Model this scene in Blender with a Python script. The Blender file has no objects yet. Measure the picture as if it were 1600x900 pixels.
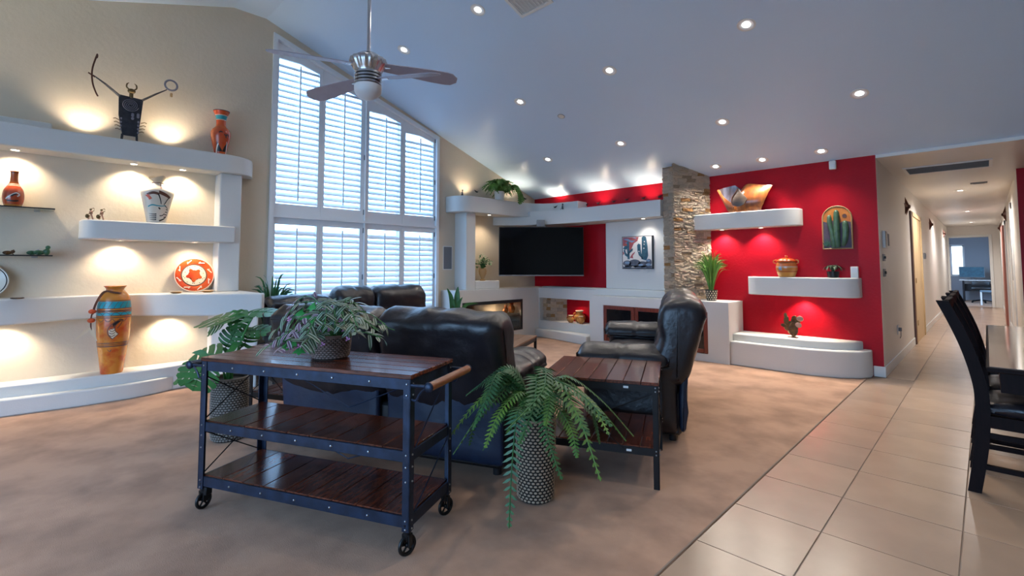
import bpy, bmesh, math, random
from mathutils import Vector as V, Matrix as M, noise
SC = bpy.context.scene
COL = SC.collection
R = random.Random(11)
PI = math.pi
rad = math.radians

# ------------------------------------------------------------------ camera
cam_d = bpy.data.cameras.new('camera')
cam = bpy.data.objects.new('camera', cam_d)
COL.objects.link(cam)
cam.location = (0, 0, 1.22)
cam.rotation_euler = (rad(90 + 3.2), 0, rad(44.65))
cam_d.sensor_width = 36
cam_d.lens = 749 * 36 / 1600
cam_d.shift_y = -0.04742
cam_d.clip_start = 0.05
SC.camera = cam
# ------------------------------------------------------------------ world, exposure
SC.view_settings.view_transform = 'Standard'
SC.view_settings.look = 'None'
SC.view_settings.gamma = 1
SC.view_settings.exposure = 0.62
w = bpy.data.worlds.new('world')
SC.world = w
w.use_nodes = True
wn = w.node_tree
bg = wn.nodes['Background']
bg.inputs[0].default_value = (0.37, 0.63, 1.0, 1)
bg.inputs[1].default_value = 6.0
WARM = (1.0, 0.83, 0.62)
SOFT = (1.0, 0.90, 0.78)
def portal(loc, rot, sx, sy):
    l = bpy.data.lights.new('window_portal', 'AREA')
    l.shape = 'RECTANGLE'; l.size = sx; l.size_y = sy
    l.cycles.is_portal = True
    o = bpy.data.objects.new('window_portal', l); COL.objects.link(o)
    o.location = loc; o.rotation_euler = rot
portal((-6.35, 3.2, 2.2), (0, rad(-90), 0), 3.9, 2.6)
portal((-1.5, -3.75, 1.2), (rad(90), 0, 0), 5.6, 2.4)

# ------------------------------------------------------------------ node materials
def _mx(nt, fac, a, b, blend='MIX'):
    n = nt.nodes.new('ShaderNodeMix'); n.data_type = 'RGBA'; n.blend_type = blend
    for s, v in ((0, fac), (6, a), (7, b)):
        if hasattr(v, 'default_value') and not isinstance(v, (int, float, tuple, list)): nt.links.new(v, n.inputs[s])
        elif isinstance(v, (int, float)): n.inputs[s].default_value = v
        else: n.inputs[s].default_value = tuple(v)[:3] + (1,)
    return n.outputs[2]
def _noise(nt, scale, detail=3, stretch=None, coord='Object', rough=.55):
    tc = nt.nodes.new('ShaderNodeTexCoord')
    n = nt.nodes.new('ShaderNodeTexNoise'); n.inputs['Scale'].default_value = scale
    n.inputs['Detail'].default_value = detail; n.inputs['Roughness'].default_value = rough
    src = tc.outputs[coord]
    if stretch:
        mp = nt.nodes.new('ShaderNodeMapping'); mp.inputs['Scale'].default_value = stretch
        nt.links.new(src, mp.inputs[0]); src = mp.outputs[0]
    nt.links.new(src, n.inputs['Vector'])
    return n
def _ramp(nt, src, stops, interp='LINEAR'):
    r = nt.nodes.new('ShaderNodeValToRGB'); r.color_ramp.interpolation = interp
    e = r.color_ramp.elements
    while len(e) < len(stops): e.new(.5)
    for i, (p, c) in enumerate(stops):
        e[i].position = p; e[i].color = tuple(c)[:3] + (1,)
    nt.links.new(src, r.inputs[0])
    return r.outputs[0]
def mat(name, col, rough=.5, metal=0, col2=None, scale=6, stretch=None, contrast=(.35, .65), bump=0, bscale=60,
        bstretch=None, bdetail=2, spec=.5, coat=0, objvar=None, bands=None, trans=0, emis=None, estr=0, sheen=0, axis=2):
    m = bpy.data.materials.new(name); m.use_nodes = True
    nt = m.node_tree; b = nt.nodes['Principled BSDF']
    b.inputs['Roughness'].default_value = rough; b.inputs['Metallic'].default_value = metal
    b.inputs['Specular IOR Level'].default_value = spec
    b.inputs['Coat Weight'].default_value = coat; b.inputs['Coat Roughness'].default_value = .08
    b.inputs['Sheen Weight'].default_value = sheen
    c = None
    if bands:                                   # hard colour bands along one object axis (painted pottery)
        tc = nt.nodes.new('ShaderNodeTexCoord'); sp = nt.nodes.new('ShaderNodeSeparateXYZ')
        nt.links.new(tc.outputs['Object'], sp.inputs[0])
        h = bands[-1][0]
        dv = nt.nodes.new('ShaderNodeMath'); dv.operation = 'DIVIDE'; dv.inputs[1].default_value = h
        nt.links.new(sp.outputs[axis], dv.inputs[0])
        c = _ramp(nt, dv.outputs[0], [(z / h, cc) for z, cc in bands[:-1]], 'CONSTANT')
        if col2: 
            n = _noise(nt, scale, 3, stretch)
            f = _ramp(nt, n.outputs[0], [(contrast[0], (0, 0, 0)), (contrast[1], (1, 1, 1))])
            c = _mx(nt, f, c, col2, 'MULTIPLY')
    elif col2:
        n = _noise(nt, scale, 4, stretch)
        f = _ramp(nt, n.outputs[0], [(contrast[0], (0, 0, 0)), (contrast[1], (1, 1, 1))])
        c = _mx(nt, f, col, col2)
    if objvar:                                  # different shade per object (planks, stones)
        oi = nt.nodes.new('ShaderNodeObjectInfo')
        rc = _ramp(nt, oi.outputs['Random'], [((i + .0) / len(objvar), k) for i, k in enumerate(objvar)], 'CONSTANT')
        c = _mx(nt, 1.0, c, rc, 'MULTIPLY') if c is not None else rc
    if c is not None: nt.links.new(c, b.inputs['Base Color'])
    else: b.inputs['Base Color'].default_value = tuple(col)[:3] + (1,)
    if bump:
        n = _noise(nt, bscale, bdetail, bstretch)
        bp = nt.nodes.new('ShaderNodeBump'); bp.inputs['Strength'].default_value = bump; bp.inputs['Distance'].default_value = .02
        nt.links.new(n.outputs[0], bp.inputs['Height']); nt.links.new(bp.outputs[0], b.inputs['Normal'])
    if trans: b.inputs['Transmission Weight'].default_value = trans
    if emis: b.inputs['Emission Color'].default_value = tuple(emis) + (1,); b.inputs['Emission Strength'].default_value = estr
    return m
def pane_mat(name, tint=(1, 1, 1), refl=.08):
    m = bpy.data.materials.new(name); m.use_nodes = True; nt = m.node_tree
    nt.nodes.remove(nt.nodes['Principled BSDF']); out = nt.nodes['Material Output']
    t = nt.nodes.new('ShaderNodeBsdfTransparent'); t.inputs[0].default_value = tint + (1,)
    g = nt.nodes.new('ShaderNodeBsdfGlossy'); g.inputs['Roughness'].default_value = .03
    mx = nt.nodes.new('ShaderNodeMixShader'); mx.inputs[0].default_value = refl
    nt.links.new(t.outputs[0], mx.inputs[1]); nt.links.new(g.outputs[0], mx.inputs[2]); nt.links.new(mx.outputs[0], out.inputs[0])
    return m
K = {}
K['plaster'] = mat('white_plaster', (.66, .665, .65), .6, bump=.06, bscale=90, spec=.25)
K['ceiling'] = mat('ceiling_paint', (.60, .765, .95), .33, bump=.06, bscale=45, spec=.35)
K['beige'] = mat('beige_wall_paint', (.68, .59, .465), .5, col2=(.65, .56, .435), scale=2, bump=.16, bscale=24, bdetail=4, spec=.3)
K['red'] = mat('red_wall_paint', (.43, .004, .014), .42, col2=(.38, .0035, .013), scale=3, bump=.12, bscale=38, bdetail=4, spec=.16)
K['hallpaint'] = mat('hall_wall_paint', (.72, .68, .63), .36, bump=.08, bscale=40, spec=.35)
K['grey'] = mat('grey_office_paint', (.36, .37, .40), .7)
K['carpet'] = mat('beige_carpet', (.52, .325, .222), 1.0, col2=(.35, .215, .148), scale=3.0, contrast=(.40, .68), bump=.12, bscale=220, bdetail=2, spec=.03, sheen=.1)
K['tile'] = mat('cream_floor_tile', (.50, .355, .255), .27, col2=(.43, .305, .22), scale=3, contrast=(.3, .7), bump=.02, bscale=20, spec=.5, objvar=[(1, 1, 1), (.96, .95, .95), (1.03, 1.02, 1.0), (.93, .93, .93)])
K['grout'] = mat('tile_grout', (.30, .225, .175), .9)
K['trim'] = mat('white_trim_paint', (.76, .76, .74), .35)
K['shutter'] = mat('white_shutter_paint', (.80, .84, .88), .38)
K['glass'] = pane_mat('clear_window_glass', (.96, .98, 1.0), .05)
K['leather'] = mat('black_leather', (.009, .008, .011), .34, col2=(.016, .013, .017), scale=5, bump=.32, bscale=11, bdetail=6, spec=.55)
K['iron'] = mat('dark_blue_grey_iron', (.020, .034, .070), .42, .5, col2=(.012, .018, .035), scale=14, bump=.04, bscale=60)
K['blackmetal'] = mat('black_metal', (.012, .012, .013), .42, .5)
K['bolt'] = mat('steel_bolt', (.42, .43, .45), .35, 1)
K['wood'] = mat('dark_red_wood', (.18, .046, .020), .25, col2=(.055, .016, .010), scale=5, stretch=(2, 12, 12), coat=.25, spec=.4, objvar=[(1, 1, 1), (.72, .66, .62), (1.25, 1.12, 1.05), (.88, .85, .85), (1.1, .9, .82)])
K['woodY'] = mat('dark_red_wood_crosswise', (.165, .044, .020), .25, col2=(.055, .016, .010), scale=5, stretch=(12, 2, 12), coat=.25, spec=.4, objvar=[(1, 1, 1), (.72, .66, .62), (1.25, 1.12, 1.05), (.88, .85, .85), (1.1, .9, .82)])
K['handle'] = mat('orange_brown_wood', (.34, .12, .045), .38, col2=(.20, .065, .025), scale=6, stretch=(14, 2, 14))
K['brownwood'] = mat('brown_plank_wood', (.20, .11, .065), .45, col2=(.13, .07, .04), scale=5, stretch=(12, 2, 12), objvar=[(1, 1, 1), (.8, .78, .76), (1.15, 1.1, 1.05)])
K['espresso'] = mat('espresso_wood', (.007, .0035, .004), .55, col2=(.011, .005, .005), scale=10, stretch=(8, 8, 1), spec=.10)
K['tabletop'] = mat('glossy_table_top', (.16, .13, .115), .10, col2=(.12, .10, .09), scale=3, stretch=(10, 1, 1), coat=.8)
K['nickel'] = mat('brushed_nickel', (.58, .56, .57), .24, 1, bump=.03, bscale=20, bstretch=(1, 1, 40))
K['blade'] = mat('grey_fan_blade', (.36, .33, .40), .5, col2=(.31, .285, .345), scale=5)
K['frost'] = mat('frosted_glass_shade', (.72, .74, .78), .4)
K['bulb'] = mat('lit_bulb', (1, 1, 1), .5, emis=(1, .95, .88), estr=9)
K['leaf'] = mat('green_leaf', (.045, .17, .035), .45, col2=(.02, .085, .022), scale=9)
K['fern'] = mat('fern_green', (.035, .125, .045), .5, col2=(.12, .24, .045), scale=3.2, contrast=(.45, .7), objvar=[(1, 1, 1), (.6, .75, .75), (1.7, 1.35, .7), (.55, .75, .95), (1.3, 1.15, .7), (.8, .9, .8)])
K['monstera'] = mat('monstera_green', (.022, .115, .028), .42, col2=(.05, .19, .045), scale=7, spec=.4)
K['stem'] = mat('green_stem', (.05, .22, .05), .4)
K['grassleaf'] = mat('grass_green', (.08, .23, .035), .5, col2=(.17, .33, .06), scale=7)
K['darkleaf'] = mat('dark_blade_green', (.02, .10, .05), .4, col2=(.05, .17, .05), scale=6)
K['limeleaf'] = mat('yellow_green_foliage', (.15, .31, .05), .55, col2=(.06, .17, .03), scale=10)
K['succ'] = mat('succulent_green', (.10, .15, .08), .4, col2=(.02, .05, .03), scale=30)
K['pink'] = mat('pink_flower', (.50, .20, .42), .5)
K['whiteflower'] = mat('cream_flower', (.62, .66, .45), .5)
K['ivy'] = mat('ivy_green', (.03, .25, .05), .45)
K['basket'] = mat('woven_basket', (.40, .315, .24), .8, col2=(.10, .075, .06), scale=34, contrast=(.4, .6))
K['darkbasket'] = mat('dark_wicker', (.16, .085, .065), .6, col2=(.035, .02, .018), scale=40)
K['soil'] = mat('dark_soil', (.03, .02, .015), 1)
K['orange'] = mat('orange_glaze', (.62, .115, .022), .22, col2=(.48, .04, .012), scale=5, coat=.4)
K['white_glaze'] = mat('ivory_glaze', (.74, .66, .55), .3, coat=.2)
K['blackpaint'] = mat('black_paint', (.012, .010, .010), .4)
K['redpaint'] = mat('red_orange_paint', (.60, .085, .02), .35)
K['tealpaint'] = mat('teal_paint', (.015, .30, .36), .3)
K['brownpaint'] = mat('brown_paint', (.13, .045, .025), .4)
K['creampaint'] = mat('cream_paint', (.72, .62, .45), .4)
K['copper'] = mat('copper_metal', (.55, .20, .07), .28, .85, col2=(.30, .11, .05), scale=5)
K['amber'] = mat('amber_wood', (.52, .165, .035), .28, col2=(.24, .07, .025), scale=4, stretch=(5, 5, 1), coat=.4)
K['clay'] = mat('honey_clay', (.60, .27, .06), .28, col2=(.44, .17, .035), scale=6, coat=.4)
K['rust'] = mat('rusted_metal', (.20, .10, .035), .5, .6, col2=(.07, .035, .02), scale=18)
K['stone'] = mat('split_face_stone', (.90, .80, .67), .9, col2=(.68, .56, .43), scale=16, contrast=(.3, .7), bump=.9, bscale=48, bdetail=5, spec=.1,
    objvar=[(1.05, 1.0, .95), (.88, .85, .82), (1.12, 1.05, 1.0), (.98, .95, .9), (1.0, .93, .82), (.92, .78, .58), (1.05, 1.02, 1.0), (.95, .93, .9), (1.1, 1.02, .9), (1.05, 1.0, .95), (.72, .62, .52), (1.0, .97, .92), (.78, .50, .26), (1.02, .98, .93), (1.08, 1.0, .92), (.96, .92, .86)])
K['mortar'] = mat('stone_backing', (.22, .17, .12), 1)
K['screen'] = mat('black_tv_screen', (.003, .0035, .005), .05, spec=.18)
K['plastic'] = mat('black_plastic', (.012, .012, .014), .35)
K['greyplastic'] = mat('grey_plastic', (.18, .19, .21), .5)
K['whiteplastic'] = mat('white_plastic', (.75, .75, .74), .4)
K['cherry'] = mat('cherry_cabinet_wood', (.20, .038, .022), .3, col2=(.13, .022, .014), scale=6, stretch=(10, 10, 1), coat=.3)
K['darkglass'] = pane_mat('smoked_glass', (.62, .60, .56), .07)
K['blackglass'] = mat('black_cabinet_glass', (.008, .008, .010), .06)
K['shelfglass'] = mat('glass_shelf', (.55, .66, .62), .05, trans=.85, spec=.5)
K['tan'] = mat('tan_door_wood', (.60, .43, .24), .5, col2=(.54, .38, .20), scale=4, stretch=(8, 8, 1))
K['brick_red_door'] = mat('reddish_door', (.42, .15, .10), .45, col2=(.34, .11, .08), scale=3, stretch=(8, 8, 1))
K['canvas_white'] = mat('art_white', (.78, .74, .70), .6)
K['art_teal'] = mat('art_dark_teal', (.035, .13, .19), .5, col2=(.02, .075, .12), scale=20)
K['art_red'] = mat('art_red', (.50, .10, .07), .6, col2=(.32, .08, .12), scale=12)
K['art_blue'] = mat('art_grey_blue', (.20, .30, .44), .6)
K['art_rock'] = mat('art_rock', (.12, .135, .18), .6, col2=(.055, .065, .09), scale=20)
K['art_orange'] = mat('art_orange', (.65, .24, .03), .5, col2=(.50, .13, .02), scale=8)
K['art_purple'] = mat('art_purple', (.12, .085, .13), .6, col2=(.075, .055, .085), scale=9)
K['cactus'] = mat('cactus_green', (.075, .16, .085), .4, col2=(.045, .10, .06), scale=18, coat=.2)
K['goldframe'] = mat('tan_wood_frame', (.46, .29, .13), .45)
K['figure'] = mat('dark_painted_metal', (.022, .024, .034), .5, .3, col2=(.045, .045, .055), scale=22)
K['bronze'] = mat('bronze_metal', (.16, .105, .045), .45, .7)
K['greyring'] = mat('grey_ring_metal', (.22, .22, .27), .5, .4)
K['pinkfig'] = mat('pinkish_metal', (.45, .26, .20), .45, .4)
K['frog'] = mat('green_figurine', (.04, .15, .055), .35, col2=(.02, .06, .03), scale=30)
K['lilac'] = mat('lilac_figurine', (.34, .27, .37), .4)
K['star'] = mat('rusty_star_metal', (.10, .035, .022), .5, .5)
K['beads'] = mat('cream_woven_fibre', (.36, .265, .18), .75, objvar=None)
K['greybeads'] = mat('grey_woven_fibre', (.20, .17, .145), .8)
K['wicker'] = mat('brown_wicker', (.13, .07, .05), .5, col2=(.22, .15, .13), scale=30)
K['darkcore'] = mat('dark_basket_core', (.022, .016, .012), .9)
K['bluewood'] = mat('blue_grey_wood', (.22, .22, .30), .25, col2=(.10, .075, .08), scale=4, stretch=(4, 4, 1), coat=.4)
K['lipwood'] = mat('grey_brown_wood', (.155, .11, .085), .4, col2=(.10, .07, .055), scale=6, stretch=(2, 2, 10))
K['skytint_cloth'] = mat('sky_tinted_navy_cloth', (.012, .026, .060), .42, col2=(.008, .016, .040), scale=6, bump=.2, bscale=9, bdetail=4)  # dark cloth with the blue sky reflection put into its colour
K['patio'] = mat('patio_concrete', (.42, .40, .37), .9)
K['denim'] = mat('blue_grey_fabric', (.13, .19, .24), .8)
K['uplight'] = mat('lit_lamp_warm', (1, 1, 1), .5, emis=(1, .82, .58), estr=14)
K['daypane'] = mat('daylit_pane', (.8,.9,1), .5, emis=(.75,.88,1), estr=1.6)

# ------------------------------------------------------------------ geometry helpers
class MB:
    """Collects verts and faces of one mesh; mx is applied to what is added."""
    def __init__(s): s.v = []; s.f = []; s.mi = []; s.mx = M.Identity(4); s.m = 0
    def add(s, vs, fs):
        n = len(s.v)
        s.v += [s.mx @ V(p) for p in vs]
        s.f += [tuple(i + n for i in f) for f in fs]; s.mi += [s.m] * len(fs)
    def box(s, x0, x1, y0, y1, z0, z1, bev=0, seg=1):
        if not bev:
            s.add([(x0,y0,z0),(x1,y0,z0),(x1,y1,z0),(x0,y1,z0),(x0,y0,z1),(x1,y0,z1),(x1,y1,z1),(x0,y1,z1)],
                  [(3,2,1,0),(4,5,6,7),(0,1,5,4),(1,2,6,5),(2,3,7,6),(3,0,4,7)]); return
        bm = bmesh.new(); bmesh.ops.create_cube(bm, size=1)
        for v in bm.verts: v.co = ((x0+x1)/2+v.co.x*(x1-x0), (y0+y1)/2+v.co.y*(y1-y0), (z0+z1)/2+v.co.z*(z1-z0))
        bmesh.ops.bevel(bm, geom=bm.edges[:], offset=bev, segments=seg, affect='EDGES', profile=.5)
        bm.verts.index_update()
        s.add([v.co.copy() for v in bm.verts], [[v.index for v in f.verts] for f in bm.faces]); bm.free()
    def prism(s, poly, z0, z1):
        n = len(poly)
        a = sum(poly[i][0]*poly[(i+1)%n][1]-poly[(i+1)%n][0]*poly[i][1] for i in range(n))
        if a < 0: poly = poly[::-1]
        s.add([(x,y,z0) for x,y in poly]+[(x,y,z1) for x,y in poly],
              [tuple(range(n-1,-1,-1)), tuple(range(n,2*n))]+[(i,(i+1)%n,n+(i+1)%n,n+i) for i in range(n)])
    def lathe(s, prof, n=28, cap=True, wob=None):
        vs = []; fs = []
        for j,(r,z) in enumerate(prof):
            for i in range(n):
                a = 2*PI*i/n; q = r if not wob else r*wob(a, z)
                vs.append((q*math.cos(a), q*math.sin(a), z))
        for j in range(len(prof)-1):
            for i in range(n): fs.append((j*n+i, j*n+(i+1)%n, (j+1)*n+(i+1)%n, (j+1)*n+i))
        if cap:
            fs.append(tuple(range(n-1,-1,-1))); k = (len(prof)-1)*n; fs.append(tuple(range(k, k+n)))
        s.add(vs, fs)
    def tube(s, pts, r, n=6, cap=True, flat=1.0):
        pts = [V(p) for p in pts]
        rs = r if isinstance(r, (list, tuple)) else [r]*len(pts)
        vs = []; fs = []; up = None
        for i,p in enumerate(pts):
            t = (pts[min(i+1,len(pts)-1)]-pts[max(i-1,0)])
            t = t.normalized() if t.length > 1e-9 else V((0,0,1))
            if up is None: up = V((0,0,1)) if abs(t.z) < .9 else V((1,0,0))
            a = t.cross(up); a = a.normalized() if a.length > 1e-6 else t.orthogonal().normalized()
            b = a.cross(t).normalized(); up = b
            for k in range(n):
                an = 2*PI*k/n; vs.append(p + a*math.cos(an)*rs[i] + b*math.sin(an)*rs[i]*flat)
        for i in range(len(pts)-1):
            for k in range(n): fs.append((i*n+k, i*n+(k+1)%n, (i+1)*n+(k+1)%n, (i+1)*n+k))
        if cap: fs.append(tuple(range(n-1,-1,-1))); q=(len(pts)-1)*n; fs.append(tuple(range(q,q+n)))
        s.add(vs, fs)
    def ball(s, c, r, n=8, m=6, sc=(1,1,1)):
        prof = [(max(1e-4, math.sin(PI*j/m)), -math.cos(PI*j/m)) for j in range(m+1)]
        old = s.mx; s.mx = old @ M.Translation(c) @ M.Diagonal((r*sc[0], r*sc[1], r*sc[2], 1)); s.lathe(prof, n, True); s.mx = old
    def grid(s, fn, nu, nv, closed_u=False):
        vs = [fn(i/(nu if closed_u else nu-1 or 1), j/(nv-1)) for j in range(nv) for i in range(nu)]; fs = []
        for j in range(nv-1):
            for i in range(nu if closed_u else nu-1): fs.append((j*nu+i, j*nu+(i+1)%nu, (j+1)*nu+(i+1)%nu, (j+1)*nu+i))
        s.add(vs, fs)
    def torus(s, c, R0, r, n=24, m=8, axis='z'):
        rot = {'z': M.Identity(4), 'x': M.Rotation(PI/2,4,'Y'), 'y': M.Rotation(PI/2,4,'X')}[axis]
        old = s.mx; s.mx = old @ M.Translation(c) @ rot
        s.grid(lambda u,v: ((R0+r*math.cos(2*PI*v))*math.cos(2*PI*u), (R0+r*math.cos(2*PI*v))*math.sin(2*PI*u), r*math.sin(2*PI*v)), n, m+1, True); s.mx = old
    def cyl(s, p0, p1, r, n=12): s.tube([p0, p1], r, n)
    def mesh(s, name, mats, angle=40, smooth=True):
        me = bpy.data.meshes.new(name); me.from_pydata([tuple(p) for p in s.v], [], s.f)
        for k in (mats if isinstance(mats,(list,tuple)) else [mats]): me.materials.append(K[k])
        me.polygons.foreach_set('material_index', s.mi)
        if smooth:
            me.polygons.foreach_set('use_smooth', [True]*len(s.f)); me.set_sharp_from_angle(angle=rad(angle))
        me.update(); return me
    def build(s, name, mats, parent=None, **kw):
        return put(name, s.mesh(name, mats, **kw), parent)
def put(name, me, parent=None, loc=None, rot=None, scale=None):
    o = bpy.data.objects.new(name, me); COL.objects.link(o)
    if parent: o.parent = parent
    if loc is not None: o.location = loc
    if rot is not None: o.rotation_euler = rot
    if scale is not None: o.scale = scale
    return o
def tag(o, label, cat, group=None):
    o['label'] = label; o['category'] = cat
    if group: o['group'] = group
    return o
def struct(o): o['kind'] = 'structure'; return o
def stuff(o): o['kind'] = 'stuff'; return o
def thing(name, label, cat, loc=(0,0,0), rz=0, group=None, rot=None):
    o = bpy.data.objects.new(name, None); COL.objects.link(o); o.empty_display_size = .1
    o.location = loc; o.rotation_euler = rot or (0,0,rz)
    return tag(o, label, cat, group)
def copy_thing(o, loc, rz=0, label=None, parent=None):
    c = o.copy(); COL.objects.link(c)
    if parent: c.parent = parent
    else:
        c.location = loc; c.rotation_euler = (0,0,rz)
        if label: c['label'] = label
    for ch in list(o.children): copy_thing(ch, None, parent=c)
    return c
def spot(name, loc, d, energy, angle, color=WARM, blend=.6, size=.03, parent=None):
    l = bpy.data.lights.new(name, 'SPOT'); l.energy = energy; l.color = color; l.spot_size = rad(angle); l.spot_blend = blend; l.shadow_soft_size = size
    o = bpy.data.objects.new(name, l); COL.objects.link(o); o.location = loc
    o.rotation_euler = V(d).to_track_quat('-Z','Y').to_euler(); 
    if parent: o.parent = parent
    return o
def arc(cx, cy, r, a0, a1, n=8, ry=None):
    return [(cx+r*math.cos(rad(a0+(a1-a0)*i/n)), cy+(ry or r)*math.sin(rad(a0+(a1-a0)*i/n))) for i in range(n+1)]
def smooth_path(ctrl, k=6, closed=False):
    P = [V(p) for p in ctrl]; n = len(P); out = []
    for i in range(n if closed else n-1):
        if closed: p0,p1,p2,p3 = P[i-1],P[i],P[(i+1)%n],P[(i+2)%n]
        else: p0,p1,p2,p3 = P[max(i-1,0)],P[i],P[i+1],P[min(i+2,n-1)]
        for j in range(k):
            t = j/k
            out.append(.5*((2*p1)+(p2-p0)*t+(2*p0-5*p1+4*p2-p3)*t*t+(3*p1-p0-3*p2+p3)*t**3))
    if not closed: out.append(P[-1])
    return out
def loft(b, prof, s0, s1, r, to3=lambda s,p,q:(s,p,q), nmid=10, nend=6, wr=.006, seed=0, puff=0., wf=7, wave=None):
    """Upholstered solid: closed profile (p,q) swept along s with softly rounded ends and leather wrinkles."""
    P = smooth_path([(p,q,0) for p,q in prof], 5, True)
    a = sum(P[i].x*P[(i+1)%len(P)].y-P[(i+1)%len(P)].x*P[i].y for i in range(len(P)))
    if a < 0: P = P[::-1]
    c = sum(P, V((0,0,0)))/len(P); L = s1-s0
    ss = [r*(1-math.cos(PI/2*i/nend)) for i in range(nend)] + [r+(L-2*r)*i/nmid for i in range(nmid+1)] + [L-r*(1-math.cos(PI/2*i/nend)) for i in range(nend-1,-1,-1)]
    vs = []; fs = []; n = len(P)
    for s in ss:
        d = min(s, L-s); ins = 0 if d >= r else r*(1-math.sqrt(max(0,1-(1-d/r)**2)))
        pf = puff*math.sin(PI*min(1,max(0,s/L)))
        for i,p in enumerate(P):
            nn = (P[(i+1)%n]-P[i-1]); nn = V((nn.y,-nn.x,0)).normalized()
            q = p - nn*min(ins, (p-c).length*.85) + nn*pf
            if wave: q = q + nn*wave(s/L, i/n)
            x = V(to3(s0+s, q.x, q.y))
            w = noise.noise(V((x.x*wf, x.y*wf, x.z*wf*.6))+V((seed,seed*.7,0)))*wr + noise.noise(x*wf*2.6+V((seed,0,3)))*wr*.4
            q = q + nn*w
            vs.append(to3(s0+s, q.x, q.y))
    m = len(ss)
    for j in range(m-1):
        for i in range(n): fs.append((j*n+i, j*n+(i+1)%n, (j+1)*n+(i+1)%n, (j+1)*n+i))
    fs.append(tuple(range(n-1,-1,-1))); fs.append(tuple(range((m-1)*n, m*n)))
    b.add(vs, fs)
def leaf_strip(b, path, widths, up=V((0,0,1)), fold=.15):
    """A long leaf: three verts per station along a path, creased along its midrib."""
    P = [V(p) for p in path]; vs = []; fs = []
    for i,p in enumerate(P):
        t = (P[min(i+1,len(P)-1)]-P[max(i-1,0)]).normalized()
        sd = t.cross(up); sd = sd.normalized() if sd.length > 1e-4 else V((1,0,0))
        nn = sd.cross(t)
        w = widths[i]
        vs += [p-sd*w+nn*w*fold, p, p+sd*w+nn*w*fold]
    for i in range(len(P)-1):
        k = i*3; fs += [(k,k+1,k+4,k+3), (k+1,k+2,k+5,k+4)]
    b.add(vs, fs)

# ------------------------------------------------------------------ room shell
XW, YW = -6.0, 6.68
SL = .355
def zc(y):                                   # ceiling height at y
    if y >= 1.9: return 4.17-SL*(y-1.9)
    if y >= 1.55: return 4.17
    return 4.17-.335*(1.55-y)
ZB = zc(YW)                                  # low edge of the vault
YB = -3.6                                    # garden side, behind the camera
XR = 3.6
b = MB(); b.box(XW-.3, -.97, YB, YW+.2, -.1, 0)
struct(b.build('floor', 'carpet'))
b = MB(); b.box(-.97, XR, YB, YW, -.1, -.004); b.box(-.97, XR, YW, 8.75, -.1, -.004); b.box(-1.0, .5, 8.75, 20.2, -.1, -.004)
fl = struct(b.build('floor', 'grout'))
xs = [-.97, -.588, -.124, .342, .808, 1.274]
tile_me = {}
def tile(x0, x1, y0, y1):
    key = (round(x1-x0, 3), round(y1-y0, 3))
    if key not in tile_me:
        t = MB(); w, h = key; t.box(-w/2+.0022, w/2-.0022, -h/2+.0022, h/2-.0022, -.004, 0, .0015); tile_me[key] = t.mesh('tile', 'tile')
    put('tile', tile_me[key], fl, ((x0+x1)/2, (y0+y1)/2, R.uniform(-.0004, .0004)))
rows = [2.155+.4635*i for i in range(-3, 15)]
for i in range(len(rows)-1):
    for j in range(len(xs)-1):
        if rows[i+1] > YW-.02 and j == 0 and rows[i] < YW: continue
        if rows[i] > 6.6 and j == 0: continue
        tile(xs[j], xs[j+1], rows[i], rows[i+1])
b = MB()                                       # far along the hall the joints are finer than a pixel: one joined field
y = rows[-1]
while y < 20.1:
    for j in range(1, 3): b.box(xs[j]+.0022, xs[j+1]-.0022, y+.0022, min(y+.46, 20.2), -.004, 0)
    b.box(-.84, xs[1]-.0022, y+.0022, min(y+.46, 20.2), -.004, 0)
    b.box(xs[3]+.0022, xs[3]+.1, y+.0022, min(y+.46, 20.2), -.004, 0); y += .4635
stuff(b.build('tile_field', 'tile', fl))
b = MB(); b.box(-.845, -.594, 6.7, rows[-1], -.004, 0); b.build('tile', 'tile', fl)
b = MB(); b.box(-30, 30, -30, 40, -.2, -.11)
struct(b.build('ground', 'patio'))
# transition strip between carpet and tile
b = MB(); b.box(-.980, -.971, YB, 6.58, 0, .005, .002); struct(b.build('trim_1', 'grout'))

def sroot(name):
    o = bpy.data.objects.new(name, None); COL.objects.link(o); return struct(o)
def yz_prism(b, pts, x0, x1):
    old = b.mx; b.mx = old @ M(((0,0,1,0),(1,0,0,0),(0,1,0,0),(0,0,0,1))); b.prism(pts, x0, x1); b.mx = old
def xz_prism(b, pts, y0, y1):
    old = b.mx; b.mx = old @ M(((1,0,0,0),(0,0,-1,0),(0,1,0,0),(0,0,0,1))); b.prism(pts, -y1, -y0); b.mx = old
wtop = lambda y: 4.031-.327*(y-1.987)        # outer slope of the window casing
WY0, WY1, WZ0 = 2.02, 4.41, .44
b = MB()
yz_prism(b, [(YB,0),(WY0,0),(WY0,zc(WY0)),(1.9,zc(1.9)),(1.55,zc(1.5501)),(YB,zc(YB))], XW-.18, XW)
yz_prism(b, [(WY1,0),(YW+.18,0),(YW+.18,zc(YW+.18)),(WY1,zc(WY1))], XW-.18, XW)
yz_prism(b, [(WY0,0),(WY1,0),(WY1,WZ0),(WY0,WZ0)], XW-.18, XW)
yz_prism(b, [(WY0,wtop(WY0)-.045),(WY1,wtop(WY1)-.045),(WY1,zc(WY1)),(WY0,zc(WY0))], XW-.18, XW)
struct(b.build('wall_left', 'beige', smooth=False))
b = MB(); b.box(XW-.18, -.8413, YW, YW+.15, 0, ZB+.0)
struct(b.build('wall_back', 'red', smooth=False))
b = MB()
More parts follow.
